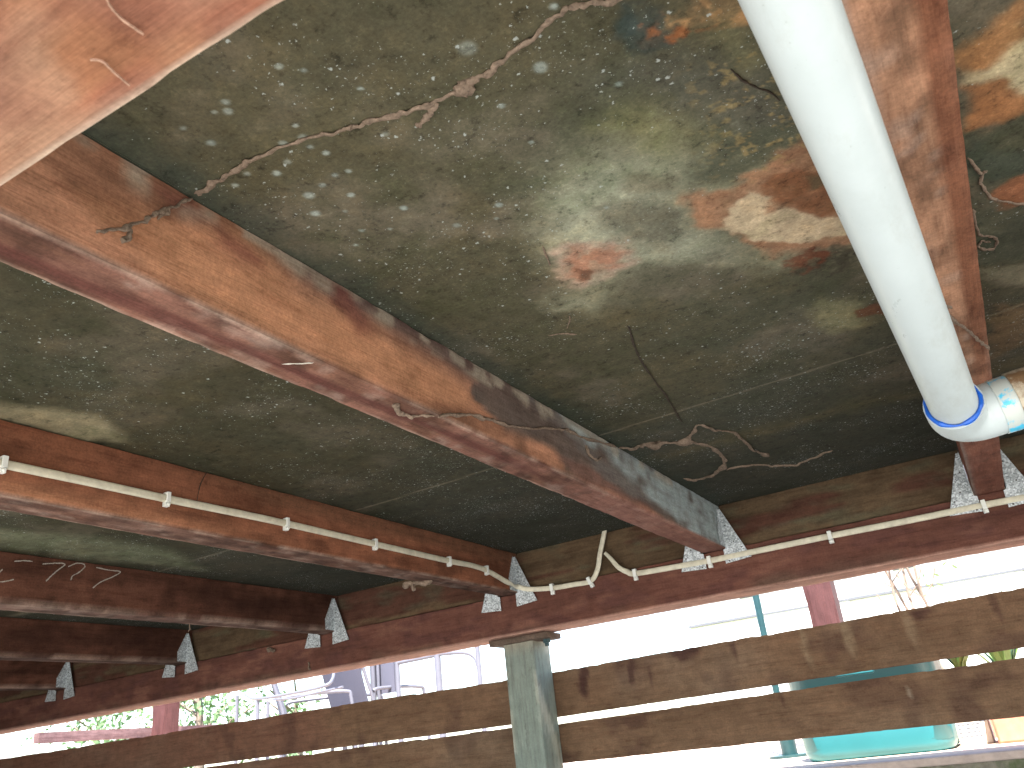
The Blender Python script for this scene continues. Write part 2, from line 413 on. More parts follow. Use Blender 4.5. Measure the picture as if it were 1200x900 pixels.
    stain([(1165, 225), (1215, 195), (1215, 235), (1180, 240)], (.24, .10, .05), .006, .03, .9)
    stain([(1150, 250), (1215, 245), (1215, 300), (1155, 305)], (.07, .075, .05), .01, .03, .8)
    stain([(1155, 312), (1215, 305), (1215, 330), (1160, 335)], (.20, .18, .12), .012, .03, .7)
    stain([(1160, 360), (1215, 350), (1215, 400), (1165, 420)], (.16, .10, .05), .012, .03, .6)
    # ---- left bays: pale strip along the third joist, algae along the numbered one
    stain([(-30, 470), (40, 478), (110, 490), (150, 520), (100, 516), (-30, 488)], (.25, .22, .135), .018, .05, .75, drop=1)
    stain([(-40, 620), (100, 628), (200, 645), (240, 668), (100, 655), (-40, 637)], (.15, .16, .10), .03, .05, .65)
    # big pale discs
    discs = [(332, 168, 5), (356, 161, 5), (337, 189, 4.5), (364, 172, 3.5), (382, 179, 4), (393, 205, 4), (290, 203, 4), (324, 203, 5), (276, 217, 4), (265, 120, 4.5), (267, 131, 5), (251, 132, 3),
             (247, 167, 5), (214, 150, 3.5), (328, 78, 4), (356, 83, 3), (346, 147, 3), (634, 79, 8), (588, 124, 4), (453, 157, 4), (408, 200, 4), (411, 228, 4.5), (473, 244, 5), (535, 264, 5), (423, 270, 3.5),
             (363, 229, 7), (370, 250, 6), (378, 217, 4), (548, 56, 10), (648, 8, 4), (724, 98, 4), (417, 287, 3), (404, 247, 3), (456, 268, 3), (423, 103, 3), (585, 240, 5), (582, 256, 3), (711, 243, 3.5), (608, 190, 2), (622, 166, 3)]
    for px, py, r in discs:
        c = atc(px, py); rr = r*.80/1150; d = np.hypot(x-c[0]+(n3-.5)*.003, y-c[1]+(n2-.5)*.003)
        C = mixc(C, (.30, .36, .33), (1-sst(rr*.5, rr*1.5, d))*(.35+.4*float(_h(np.int64(px), np.int64(py), 3))))
    return np.concatenate([C, A[:, None]], 1)
def ceiling():
    V = []; F = []; cols = []
    ys_near = [EDGE_Y]
    def bay(x0, x1, dx, ys):
        o = len(V); xs = np.linspace(x0, x1, max(2, int((x1-x0)/dx)+1))
        X, Y = np.meshgrid(xs, ys); P = np.stack([X.ravel(), Y.ravel()], 1); nx = len(xs)
        Z = CZ+(fbm(P[:, 0]*3, P[:, 1]*3, 60, 2)-.5)*.0012
        # hairline joint between two sheets
        jy = 1.3063+(P[:, 0]+.0086)*(-.04)
        V.extend(np.column_stack([P, Z]).tolist()); C = ceil_paint(P)
        d = np.abs(P[:, 1]-jy); C[:, :3] = mixc(C[:, :3], (.20, .18, .13), (1-sst(.001, .004, d))*.55)
        cols.append(C)
        for j in range(len(ys)-1):
            for i in range(nx-1):
                a = o+j*nx+i; F.append((a, a+nx, a+nx+1, a+1))
    def rows(y0, k, y1=2.2):
        r = [EDGE_Y, y0-.2, y0]; y = y0
        while y < y1: y += max(.0016, k*y*y+.0016) ; r.append(min(y, y1))
        return np.array(r)
    bay(-.5335, .0205, .0022, rows(.28, .0016))
    bay(.0205, .35, .003, rows(.6, .0022))
    bay(.35, 3.0, .05, np.linspace(EDGE_Y, 2.2, 30))
    bay(-1.15, -.5335, .004, rows(.45, .0025))
    bay(-1.9, -1.15, .007, rows(.8, .0035))
    bay(-7.0, -1.9, .02, rows(.8, .012))
    me_c = np.concatenate(cols)
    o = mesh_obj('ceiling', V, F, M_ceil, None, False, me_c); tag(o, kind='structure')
    b = MB().box(-7, 3, EDGE_Y, 2.2, .504, .526); s = b.obj('floor', M_paint_floor, None, False); tag(s, kind='structure')
M_paint_floor = mat_plain('floor_deck', (.25, .2, .15), .8)
ceiling()

# ---- under-house ground, yard
def sheet(name, x0, x1, y0, y1, z, mat, kind='structure', n=(60, 60), amp=.01):
    xs = np.linspace(x0, x1, n[0]); ys = np.linspace(y0, y1, n[1]); X, Y = np.meshgrid(xs, ys)
    Z = z+(fbm(X.ravel()*1.3, Y.ravel()*1.3, 12, 4)-.5)*amp*2
    V = np.column_stack([X.ravel(), Y.ravel(), Z]); F = [(j*n[0]+i, j*n[0]+i+1, (j+1)*n[0]+i+1, (j+1)*n[0]+i) for j in range(n[1]-1) for i in range(n[0]-1)]
    return tag(mesh_obj(name, V, F, mat, None, True), kind=kind)
GZ = -.72
sheet('ground', -40, 40, -60, 2.21, GZ, M_dirt, n=(120, 120), amp=.012)
YZ = -.122
b = MB().box(-9, 6, 2.262, 9.0, YZ-.4, YZ); tag(b.obj('patio', M_conc, None, False), kind='structure')
b = MB().box(-9, 6, 2.20, 2.26, YZ-.012, YZ+.006); tag(b.obj('kerb', M_edge, None, True, .004), kind='structure')
sheet('lawn', -120, 120, 9.0, 250, YZ-.03, M_grass, n=(40, 40), amp=.02)
b = MB().box(-9, 6, 2.205, 2.258, GZ-.05, YZ-.0125)
tag(b.obj('retaining_wall', M_moss, None, False), 'mossy low retaining wall below the pale slab edge', 'retaining wall')

b = MB().box(-7, -3.0, EDGE_Y-.03, EDGE_Y-.001, GZ-.05, .50)  # unseen wall, added to shade the ground on the left
tag(b.obj('added_back_wall', M_paint_floor, None, False), 'added unseen board wall behind the viewer, shading the left of the underfloor', 'wall')
b = MB().box(-7.03, -7.001, EDGE_Y, 2.2, GZ-.05, .50)  # unseen wall, added to block light at the left end
tag(b.obj('added_side_wall', M_paint_floor, None, False), 'added unseen board wall keeping light out of the far left end of the underfloor', 'wall')
# ================================================================== TIMBER
def joist_paint(k):
    right = JR[k]
    def f(V, on):
        x, y, z = V.T; lo = (right-JW, EDGE_Y, JZ0); hi = (right, 2.12, JZ1)
        under = np.abs(z-JZ0) < 1e-5
        n1 = fbm(y*3+k*11, z*25+x*25, 21+k, 2); n2 = fbm(y*12+k*5, z*38+x*38, 22, 2); n3 = fbm(y*38, z*50+x*50, 23, 1)
        if k == 2: base = (.37, .185, .11); und = (.155, .078, .056)  # main joist: underside colour darkened, standing in for light from the side
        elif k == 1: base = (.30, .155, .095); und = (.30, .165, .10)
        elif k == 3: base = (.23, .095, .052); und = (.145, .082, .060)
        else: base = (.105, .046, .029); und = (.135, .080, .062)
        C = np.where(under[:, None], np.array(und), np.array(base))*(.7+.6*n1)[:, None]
        C = mixc(C, np.array(base)*.35, sst(.58, .75, n2)*.5)
        C *= (.8+.4*n3)[:, None]
        d = edge_dist(V, lo, hi, (0, 2)) if False else np.minimum(np.where(under, np.minimum(x-lo[0], hi[0]-x), z-lo[2]), 1)
        rag = fbm(y*40+k, x*5, 33, 2)
        C = mixc(C, (.42, .31, .24), (1-sst(.001, .004+.004*rag, d))*sst(.35, .6, fbm(y*20, k+z, 34, 3))*.55)
        side = (~under) & (x > right-.002)
        C = mixc(C, C*.5, under*sst(.5, .64, fbm(y*26+k, x*60, 35, 2))*.8)
        C = mixc(C, (.34, .27, .22), under*sst(.55, .8, fbm(y*34+k*3, x*50+7, 36, 2))*.3)
        C = mixc(C, C*.55, side*sst(.5, .72, fbm(y*5+k*2, z*18, 37, 3))*.7)
        if k == 2:
            YZp = np.stack([y+(n2-.5)*.10+(n1-.5)*.08, z+(n2-.5)*.016], 1)
            def reg(px, soft): 
                pl = [at(0, a, b_, right)[1:] for a, b_ in px]
                return (1-sst(-soft, soft, sdf(YZp, pl)))*side
            C = mixc(C, (.52, .26, .135), reg([(120, 245), (300, 280), (520, 430), (560, 470), (500, 470), (400, 425), (200, 330)], .02)*.5)
            C = mixc(C, (.095, .080, .068), reg([(380, 300), (560, 415), (700, 495), (850, 585), (850, 650), (757, 598), (660, 550), (640, 520), (585, 500), (570, 480), (560, 450), (500, 405), (440, 370), (390, 345)], .010)*.92)
            C = mixc(C, (.24, .105, .075), reg([(640, 530), (700, 552), (760, 596), (800, 625), (720, 588)], .006)*.4)
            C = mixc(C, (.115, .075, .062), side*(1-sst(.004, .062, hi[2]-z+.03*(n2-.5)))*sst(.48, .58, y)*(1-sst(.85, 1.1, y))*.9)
            C = mixc(C, (.20, .16, .135), side*(1-sst(.0, .030, hi[2]-z+.02*(n2-.5)))*sst(1.0, 1.2, y)*sst(.3, .6, n3)*.8)
            C = mixc(C, (.17, .16, .145), reg([(575, 420), (860, 585), (865, 650), (800, 620), (700, 550), (640, 500)], .012)*sst(.2, .6, n2)*.7)
            C = mixc(C, (.34, .41, .40), reg([(655, 470), (860, 585), (865, 650), (815, 640), (780, 600), (740, 560), (690, 520)], .010)*sst(.05, .62, .5*n3+.5*n2)*.85)
            for q in ([(385, 322), (440, 345), (445, 385), (425, 392), (400, 360)], [(255, 262), (320, 300), (330, 322), (290, 310), (255, 285)], [(160, 205), (210, 225), (250, 255), (210, 245), (165, 225)]):
                C = mixc(C, (.16, .06, .045), reg(q, .012)*.75)
            dt = hi[2]-z
            C = mixc(C, (.33, .29, .22), (1-sst(.010, .030, dt+.03*(n2-.5)))*side*sst(.35, .6, n3)*.75*(y < 1.7))
            # dark streak on the underside
            xc = right-.034-.006*np.sin(y*5)
            C = mixc(C, (.085, .032, .025), under*(1-sst(.004, .013, np.abs(x-xc)+.012*(n2-.5)))*(1-sst(.95, 1.3, y))*.85)
            C = mixc(C, (.30, .15, .115), under*sst(1.1, 1.5, y)*.6)
        if k == 1:
            bd = right-.020+.006*(fbm(y*10, y*0, 70)-.5)
            C = mixc(C, (.15, .06, .032), under*sst(-.0015, .0015, x-bd)*.9*(1-sst(.9, 1.6, y)))
            C = mixc(C, (.17, .065, .045), sst(1.15, 1.4, y)*.8)
            C = mixc(C, (.25, .20, .17), under*(1-sst(.003, .009, x-lo[0]+.004*(n2-.5)))*.8)
            C = mixc(C, (.22, .10, .06), under*(1-sst(.0, .01, np.abs(y-1.02)))*.5)
        if k == 3:
            C = mixc(C, (.44, .21, .115), side*(1-sst(.0, .035, z-JZ0+.02*(n1-.5)))*sst(1.3, .7, y)*.7)
            C = mixc(C, (.15, .075, .042), side*sst(1.0, 1.3, y+.3*(z-.45)/.05+.2*(n1-.5))*sst(.45, .48, z)*.7)
        return C
    return f
jlabels = {0: 'rightmost bare timber floor joist, beyond the white pipe', 1: 'pale orange joist directly above the white drain pipe', 2: 'wide orange joist crossing the middle, grey mould at its far end',
           3: 'reddish joist carrying the cream cable along its side', 4: 'dark red joist with chalk figures on its side', 5: 'dark joist just left of the chalk-marked joist',
           6: 'second dark joist to the left of the chalk-marked joist', 7: 'third dark joist to the left of the chalk-marked joist', 8: 'fourth dark joist to the left of the chalk-marked joist', 9: 'farthest left dark joist at the end of the row'}
joists = []
for k, r in enumerate(JR):
    stp = (.0075 if k in (1, 2, 3) else .02, .0075 if k in (1, 2) else (.012 if k < 5 else .03), .0075 if k in (1, 2, 3) else .018)
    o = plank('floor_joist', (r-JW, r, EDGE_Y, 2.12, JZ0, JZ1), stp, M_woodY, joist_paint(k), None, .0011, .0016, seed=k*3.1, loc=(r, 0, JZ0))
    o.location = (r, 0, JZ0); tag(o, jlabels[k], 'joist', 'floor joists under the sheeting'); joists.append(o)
def chalk(strokes, proj_fn, name, parent, wd=.0022, label=None, off=None, mat=None):
    base = np.array(parent.location)
    for st in strokes:
        pts = smooth_path(np.array([proj_fn(*p) for p in st]), 6)
        V, F = sweep(pts, lambda i: [(wd*.5*(.5+.8*random.random())*a, b_*.0004) for a, b_ in ((-1, -1), (1, -1), (1, 1), (-1, 1))], up=[off]*len(pts))
        o = MB().add(V, F).obj(name, mat or M_chalk, parent, False, base=base)
        if label: tag(o, label)
r4 = JR[4]+.0016
chalk([[(-3, 682), (8, 681), (16, 679)], [(-2, 672), (3, 667)], [(17, 658), (28, 657), (38, 658)], [(50, 661), (64, 660), (76, 661), (68, 668), (60, 675), (54, 681)],
       [(80, 664), (90, 660), (98, 661), (99, 665), (92, 671), (85, 675), (83, 680)], [(113, 665), (127, 668), (141, 670), (132, 676), (118, 682), (109, 689)]],
      lambda a, b_: at(0, a, b_, r4), 'chalk_mark', joists[4], .0024, 'faint pale chalk stroke', (1, 0, 0))

def bearer_paint(near):
    def f(V, on):
        x, y, z = V.T; z0 = .281; yf = YF if not near else .077
        under = np.abs(z-z.min()) < 1e-5
        n1 = fbm(x*4, z*22+y*22, 51, 2); n2 = fbm(x*14, z*38+y*38, 52, 2); n3 = fbm(x*40, z*50+y*50, 53, 1)
        if near:
            C = np.tile(np.array([.205, .094, .050]), (len(x), 1))*(.75+.5*n1)[:, None]
            C = mixc(C, (.29, .18, .12), sst(.50, .72, fbm(x*16, y*20, 54, 3))*.6)
            C = mixc(C, (.13, .052, .036), sst(.55, .7, fbm(x*9+4, y*26, 59, 2))*.6)
            C = mixc(C, (.17, .065, .045), sst(.55, .72, n2)*.6)
            C = mixc(C, (.44, .35, .27), under*(1-sst(.001, .007, .177-y+.006*(n3-.5)))*.8)
            C *= (.85+.3*n3)[:, None]
        else:
            C = np.tile(np.array([.118, .052, .037]), (len(x), 1))*(.65+.7*n1)[:, None]
            C = mixc(C, (.085, .038, .032), sst(.54, .66, n2)*.6)
            C = mixc(C, (.11, .07, .05), (1-sst(.0, .035, z-z0+.03*(n2-.5)))*sst(.4, .6, fbm(x*5, x*0+3, 57))*.8)
            C = mixc(C, (.19, .09, .062), sst(.6, .75, fbm(x*9+9, z*30, 56, 3))*.6)
            C = np.where(under[:, None], np.array([.42, .25, .19])*(.75+.5*n2)[:, None], C)  # underside painted paler, bounce light from the yard put into its colour
        return C
    return f
near_bearer = plank('bearer', (-7, 3, .077, .177, .279, .3885), (.006, .006, .02), M_woodX, bearer_paint(True), None, .0012, .0018, 3, loc=(-.3, .127, .279))
near_bearer.location = (-.3, .127, .279)
tag(near_bearer, 'pinkish bearer beam close overhead in the top left corner', 'beam', 'bearers under the joists')
chalk([[(122, -8), (130, 8), (145, 24), (168, 40)], [(106, 70), (120, 72), (135, 86), (152, 100)]], lambda a, b_: at(2, a, b_, .2775), 'scratch_mark', near_bearer, .0008, 'pale scratch', (0, 0, -1), M_scr)
far_bearer = plank('bearer', (-7, 3, YF, YF+.1, .281, .3885), (.009, .02, .009), M_woodX, bearer_paint(False), None, .0012, .0016, 8, loc=(-1, YF, .281))
far_bearer.location = (-1, YF, .281)
tag(far_bearer, 'long dark red bearer beam above the slatted boards, with cable and metal brackets', 'beam', 'bearers under the joists')
def block_paint(k):
    def f(V, on):
        x, y, z = V.T
        n1 = fbm(x*3+k*9, z*20, 61, 5); n2 = fbm(x*12, z*50, 62, 4)
        C = np.tile(np.array([.085, .058, .033]), (len(x), 1))*(.6+.8*n1)[:, None]
        C = mixc(C, (.075, .032, .022), sst(.5, .54, fbm(x*2.2+k*3, z*18, 63, 3))*.85)
        C = mixc(C, (.075, .08, .05), sst(.55, .8, n2)*.5)
        return C
    return f
blab = ['brown blocking board behind the pipe elbow at the right edge', 'stained brown blocking board between the orange joist and the pipe joist', 'olive brown blocking board between the cable joist and orange joist',
        'dim blocking board right of the chalk-marked joist', 'dark blocking board left of the chalk-marked joist', 'dark blocking board, second to the left of the chalk-marked joist', 'dark blocking board near the far left corner']
for k in range(7):
    x0, x1 = JR[k+1]+.0015, JR[k]-JW-.0015
    o = plank('blocking_board', (x0, x1, YF+.010, YF+.05, .3895, .4985), (.010, .02, .008), M_woodX, block_paint(k), None, .0006, .001, k, loc=((x0+x1)/2, YF, .3895))
    o.location = ((x0+x1)/2, YF, .3895); tag(o, blab[k], 'blocking', 'blocking boards between the joists')

# ---- slatted boards
BY = 2.15
def board_paint(s):
    def f(V, on):
        x, y, z = V.T
        n1 = fbm(x*4+s*7, z*14, 81, 5); n2 = fbm(x*12+s, z*18, 82, 4); n3 = fbm(x*9+s*5, z*9, 83, 4)
        C = np.tile(np.array([.165, .102, .062]), (len(x), 1))*(.7+.6*n1)[:, None]
        C = mixc(C, (.16, .080, .055), sst(.5, .8, 1-sst(-2.6, -1.0, x)+.3*(n1-.5))*.7)
        C = mixc(C, (.075, .042, .032), sst(.60, .74, n3)*.55)
        C = mixc(C, (.22, .17, .12), sst(.5, .8, fbm(x*3.5+s*2, z*5, 84, 3))*.35)
        def drip(px, py, w_, h_, c, op):
            q = at(1, px, py, BY); dx = (x-q[0])/w_+(n2-.5)*2.2; dz = (z-(q[2]-zb_of[s](q[0])))/h_+(n1-.5)*1.2
            return mixc(C, c, (1-sst(.55, 1.1, np.hypot(dx, dz)))*op)
        if s == 2:
            for d_ in ((688, 805, .020, .045, .85), (742, 795, .012, .035, .7), (724, 780, .010, .015, .7), (765, 800, .008, .030, .5), (808, 772, .045, .022, .8), (862, 768, .010, .03, .6), (1083, 727, .03, .012, .8), (1170, 720, .010, .035, .5)):
                C = drip(*d_[:4], (.050, .024, .022), d_[4])
            for d_ in ((945, 765, .010, .05, .55), (998, 755, .014, .05, .6), (1070, 745, .012, .05, .45)):
                C = drip(*d_[:4], (.24, .18, .115), d_[4])
        if s == 4:
            for d_ in ((745, 845, .05, .022, .7), (1040, 815, .10, .035, .45), (920, 825, .006, .03, .6), (1170, 800, .06, .02, .6)):
                C = drip(*d_[:4], (.062, .032, .024), d_[4])
            C = drip(1066, 815, .007, .008, (.30, .25, .19), .5)
        return C
    return f
zb_of = {2: lambda X: .066+.032*(X+1.149)/2.749, 4: lambda X: -.047-.015*(X+1.149)/2.749}
def board(x0, x1, zt0, zt1, zb0, zb1, y0, s, label):
    H = .1
    def disp(V, V0):
        t = (V0[:, 0]-x0)/(x1-x0); top = zt0+(zt1-zt0)*t; bot = zb0+(zb1-zb0)*t
        u = (V0[:, 2])/H
        V = V.copy(); V[:, 2] = bot+(top-bot)*u+(V[:, 2]-V0[:, 2])
        ch = fbm(V0[:, 0]*35+s*7, V0[:, 0]*0+s, 90, 4)
        V[:, 2] -= (u > .99)*(np.clip(ch-.5, 0, 1)*.007+sst(.72, .74, vnoise(V0[:, 0]*4, V0[:, 0]*0+s, 4))*.0022)
        V[:, 2] += (u < .01)*np.clip(fbm(V0[:, 0]*40+s*3, V0[:, 0]*0, 91, 4)-.55, 0, 1)*.004
        return V
    o = plank('slat_board', (x0, x1, y0, y0+.022, 0, H), (.008, .011, .01), M_woodX, board_paint(s), None, .0015, .0008, s, dispf=disp, loc=((x0+x1)/2, y0, zb0))
    o.location = ((x0+x1)/2, y0, zb0); tag(o, label, 'slat', 'horizontal slat boards closing the underfloor')
board(-4.2, -1.153, .194, .1835, .070, .063, BY, 1, 'upper horizontal board left of the grey-green post')
board(-1.149, 1.6, .182, .2215, .066, .098, BY, 2, 'upper horizontal board right of the grey-green post')
board(-4.2, -1.153, .0635, .0565, -.055, -.05, BY, 3, 'lower horizontal board left of the grey-green post')
board(-1.149, 1.6, .049, .078, -.047, -.062, BY, 4, 'lower horizontal board right of the grey-green post')

# ---- steel / painted post under the bearer
def post_paint(V, on):
    x, y, z = V.T; n1 = fbm(x*60, z*6, 101, 5); n2 = fbm(x*30+5, y*30+z*14, 102, 4)
    C = np.tile(np.array([.21, .25, .215]), (len(x), 1))*(.9+.2*n1)[:, None]
    C = mixc(C, (.38, .42, .37), (1-sst(.0, .003, np.abs(x+1.158)))*.6)
    C = mixc(C, (.16, .18, .15), sst(.56, .8, n2)*.3)
    C = mixc(C, (.30, .26, .19), sst(.22, .27, z+.02*(n2-.5))*.7)
    e = np.minimum(np.abs(x-(-1.199)), np.abs(x-(-1.107))); C = mixc(C, (.45, .46, .38), (1-sst(.001, .003, e))*sst(.4, .6, n2)*.7)
    return C
post = empty('stump_post', (-1.153, 2.09, GZ), 'grey-green painted square post under the far bearer', 'post')
pp = plank('shaft', (-1.199, -1.107, 2.048, 2.142, GZ, .262), (.0115, .0115, .012), M_woodZ, post_paint, post, .0006, .0012, 5, loc=(-1.153, 2.09, GZ))
def pk_paint(V, on):
    n = fbm(V[:, 0]*50, V[:, 1]*50+V[:, 2]*50, 103, 4); C = np.tile(np.array([.11, .08, .06]), (len(V), 1))*(.5+n)[:, None]; return C
plank('packing_plate', (-1.24, -1.06, 2.042, 2.128, .2622, .2802), (.008, .01, .006), M_paint, pk_paint, post, .0025, .002, 6, loc=(-1.153, 2.09, GZ))
b = MB(); b.cyl((-1.075, 2.07, .262), (-1.075, 2.07, .252), .011, 6); b.cyl((-1.075, 2.07, .252), (-1.075, 2.07, .243), .006, 10)
b.obj('bolt', M_tealm, post, base=(-1.153, 2.09, GZ))

# ================================================================== BRACKETS
def bracket_mesh(sgn):
    """galvanised framing anchor: triangular plate on the bearer face and a flange on the joist side"""
    pts = [(.0015, .100), (.008, .100), (.058, -.034), (-.006, -.038), (-.005, -.003), (.0015, -.001)]
    bm = bmesh.new(); y0, y1 = -.0068, -.0056
    lo_ = [bm.verts.new((sgn*p[0], y0, p[1])) for p in pts]; hi_ = [bm.verts.new((sgn*p[0], y1, p[1])) for p in pts]
    bm.faces.new(lo_); bm.faces.new(hi_[::-1])
    for i in range(6): bm.faces.new((lo_[i], hi_[i], hi_[(i+1) % 6], lo_[(i+1) % 6]))
    fl = [(-.0068, .100), (-.010, .102), (-.045, .035), (-.045, .004), (-.0068, .002)]
    a = [bm.verts.new((sgn*.0014, p[0], p[1])) for p in fl]; c = [bm.verts.new((sgn*.0026, p[0], p[1])) for p in fl]
    bm.faces.new(a); bm.faces.new(c[::-1])
    for i in range(5): bm.faces.new((a[i], c[i], c[(i+1) % 5], a[(i+1) % 5]))
    bmesh.ops.recalc_face_normals(bm, faces=bm.faces)
    # slight hammered bend
    for v in bm.verts: v.co.y += .0008*math.sin(v.co.z*70)*(-1)-.0006
    me = bpy.data.meshes.new('plate'); bm.to_mesh(me); bm.free(); me.materials.append(M_galv); return me
b = MB(); b.cyl((0, -.0072, 0), (0, -.0088, 0), .0019, 8); o = b.obj('nail', M_nail); nail_me = o.data; bpy.data.objects.remove(o)
bm_ = {1: bracket_mesh(1), -1: bracket_mesh(-1)}
jn = {1: 'pipe joist', 2: 'wide orange middle joist', 3: 'cable joist', 4: 'chalk-marked joist', 5: 'first joist left of the chalk-marked joist', 6: 'second joist left of the chalk-marked joist'}
for k in range(1, 7):
    for s_ in (-1, 1):
        x = JR[k] if s_ == 1 else JR[k]-JW
        e = empty('joist_bracket', (x, YF, .3896), 'galvanised triangular bracket on the %s side of the %s' % ('right' if s_ == 1 else 'left', jn[k]), 'bracket', 'galvanised brackets tying joists to the bearer')
        p = bpy.data.objects.new('plate', bm_[s_]); col.objects.link(p); p.parent = e
        for nx_, nz_ in ((.012, .055), (.040, -.006), (.004, -.033), (.024, .012)):
            q = bpy.data.objects.new('nail', nail_me); col.objects.link(q); q.parent = e; q.location = (s_*nx_, 0, nz_)
        e.scale = (1.0, 1.0, random.uniform(.93, 1.05)); e.rotation_euler = (0, math.radians(random.uniform(-1.5, 1.5)), 0)

# ================================================================== DRAIN PIPE
R_ = .0215
pd = np.array([.0382, .9894, -.1403]); pe = np.array([.0168, .8391, .2449])*R_/.021
pipe = empty('drain_pipe', tuple(pe), 'white plastic drain pipe running overhead to a glued elbow', 'pipe')
PB = tuple(pe)
b = MB(); p0 = pe-pd*1.5; b.tube([p0+(pe-p0)*t for t in np.linspace(0, 1, 12)], R_, 40); b.obj('straight_pipe', M_pvc, pipe, base=PB)
# elbow: socket, bend, outlet towards +X
Re = .0262; path = []
s0 = pe-pd*.008
turn = np.array([1.0, .06, .10]); turn /= np.linalg.norm(turn)
c0 = pe+pd*.010
for t in np.linspace(0, 1, 4): path.append(s0+(c0-s0)*t)
rb = .022
for a in np.linspace(0, math.pi/2, 12)[1:]: path.append(c0+pd*rb*math.sin(a)+turn*rb*(1-math.cos(a)))
e1 = path[-1]
for t in (.3, .6, 1): path.append(e1+turn*.032*t)
b = MB(); b.tube(path, Re, 40); b.obj('elbow', M_pvc, pipe, base=PB)
tor = [s0-pd*.0015+(.0235)*(math.cos(a)*np.cross(pd, [0, 0, 1])+math.sin(a)*np.cross(np.cross(pd, [0, 0, 1]), pd)) for a in np.linspace(0, 2*math.pi, 60)]
b = MB(); b.tube(tor, lambda i: circ(.0011+.0018*float(vnoise(np.array(i*.45), np.array(0.), 6)), 8)); b.obj('cement_ring', M_cem, pipe, base=PB)
e2 = path[-1]
b = MB(); b.tube([e2-turn*.020, e2-turn*.004], Re+.0008, 40); b.obj('primer_band', M_prim, pipe, base=PB)
b = MB(); b.tube([e2-turn*.004, e2+turn*.002, e2+turn*.05], Re+.0022, 40); b.obj('coupling', M_crust, pipe, base=PB)
e3 = e2+turn*.05
b = MB(); b.tube([e3, e3+turn*1.6], R_, 32); b.obj('branch_pipe', M_pvc, pipe, base=PB)
vv = e2+turn*.086; up_ = np.array([.0, .05, 1.0])
b = MB(); b.tube([vv+up_*.015, vv+up_*.052], .019, 32); b.obj('riser', M_pvc, pipe, base=PB)

# ================================================================== CABLE
def ribbon(path, ups, w_, t_):
    k = 14; prof = []
    for i in range(k):
        a = 2*math.pi*i/k; ca, sa = math.cos(a), math.sin(a)
        prof.append((w_/2*math.copysign(abs(ca)**.6, ca), t_/2*math.copysign(abs(sa)**.8, sa)))
    return sweep(path, prof, ups)
xj = JR[3]+.0045; yb = YF-.0048
cj = [at(0, a, b_, xj) for a, b_ in ((-60, 530), (0, 543), (96, 563), (193, 584), (262, 598), (333, 613), (437, 637), (524, 657))]
cj[0] = cj[1]+(cj[1]-cj[2])*2.2
cj += [at(0, 550, 662, xj), at(0, 568, 667.5, xj+.002), at(0, 582, 675, xj+.004), at(0, 596, 683, xj+.006)]
c_b = [at(1, a, b_, y_) for a, b_, y_ in ((608, 688, yb-.010), (622, 690.5, yb-.004), (648, 689, yb), (672, 685, yb), (692, 681, yb), (700, 668, yb), (703, 650, yb), (707, 630, yb+.002), (710, 614, yb+.004))]
pts = smooth_path(cj+c_b, 8)
ups = []
for p in pts:
    f_ = np.clip((p[1]-1.80)/.18, 0, 1); v = np.array([1-f_, -f_, 0.0]); ups.append(v/np.linalg.norm(v))
cab = empty('cable', tuple(pts[40]), 'cream flat cable clipped along the left joist and turned up at its end', 'cable', None)
V, F = ribbon(pts, ups, .0132, .0068); MB().add(V, F).obj('sheath', M_cable, cab, base=tuple(pts[40]))
b = MB()
for dx in (-.003, .003):
    b.cyl(pts[-1]+np.array([dx, 0, -.004]), pts[-1]+np.array([dx*1.3, 0, .007]), .0016, 6)
b.obj('bare_wire', M_web, cab, base=tuple(pts[40]))
c2 = [at(1, a, b_, y_) for a, b_, y_ in ((709, 648, yb+.001), (716, 655, yb), (725, 665, yb), (735, 670, yb), (745, 672, yb), (790, 664.5, yb-.001), (832, 657, yb), (900, 643, yb), (973, 628, yb), (1060, 611, yb), (1153, 592, yb), (1200, 583, yb))]
d_ = c2[-1]-c2[-2]; c2.append(c2[-1]+d_*3); c2.append(c2[-1]+d_*4)
p2 = smooth_path(c2, 8)
def tw(i): return .0142 if i > 24 else .009+.0052*i/24
b = MB(); k_ = 14
def prof2(i):
    w_ = tw(i); return [(w_/2*math.copysign(abs(math.cos(a))**.6, math.cos(a)), .0037*math.copysign(abs(math.sin(a))**.8, math.sin(a))) for a in [2*math.pi*j/k_ for j in range(k_)]]
b.add(*sweep(p2, prof2, [(math.sin(i*.2)*.5*(i < 20), -1, 0) for i in range(len(p2))]))
o = b.obj('cable', M_cable, base=tuple(p2[60])); o.location = tuple(p2[60]); tag(o, 'cream flat cable along the red bearer to the right edge', 'cable')
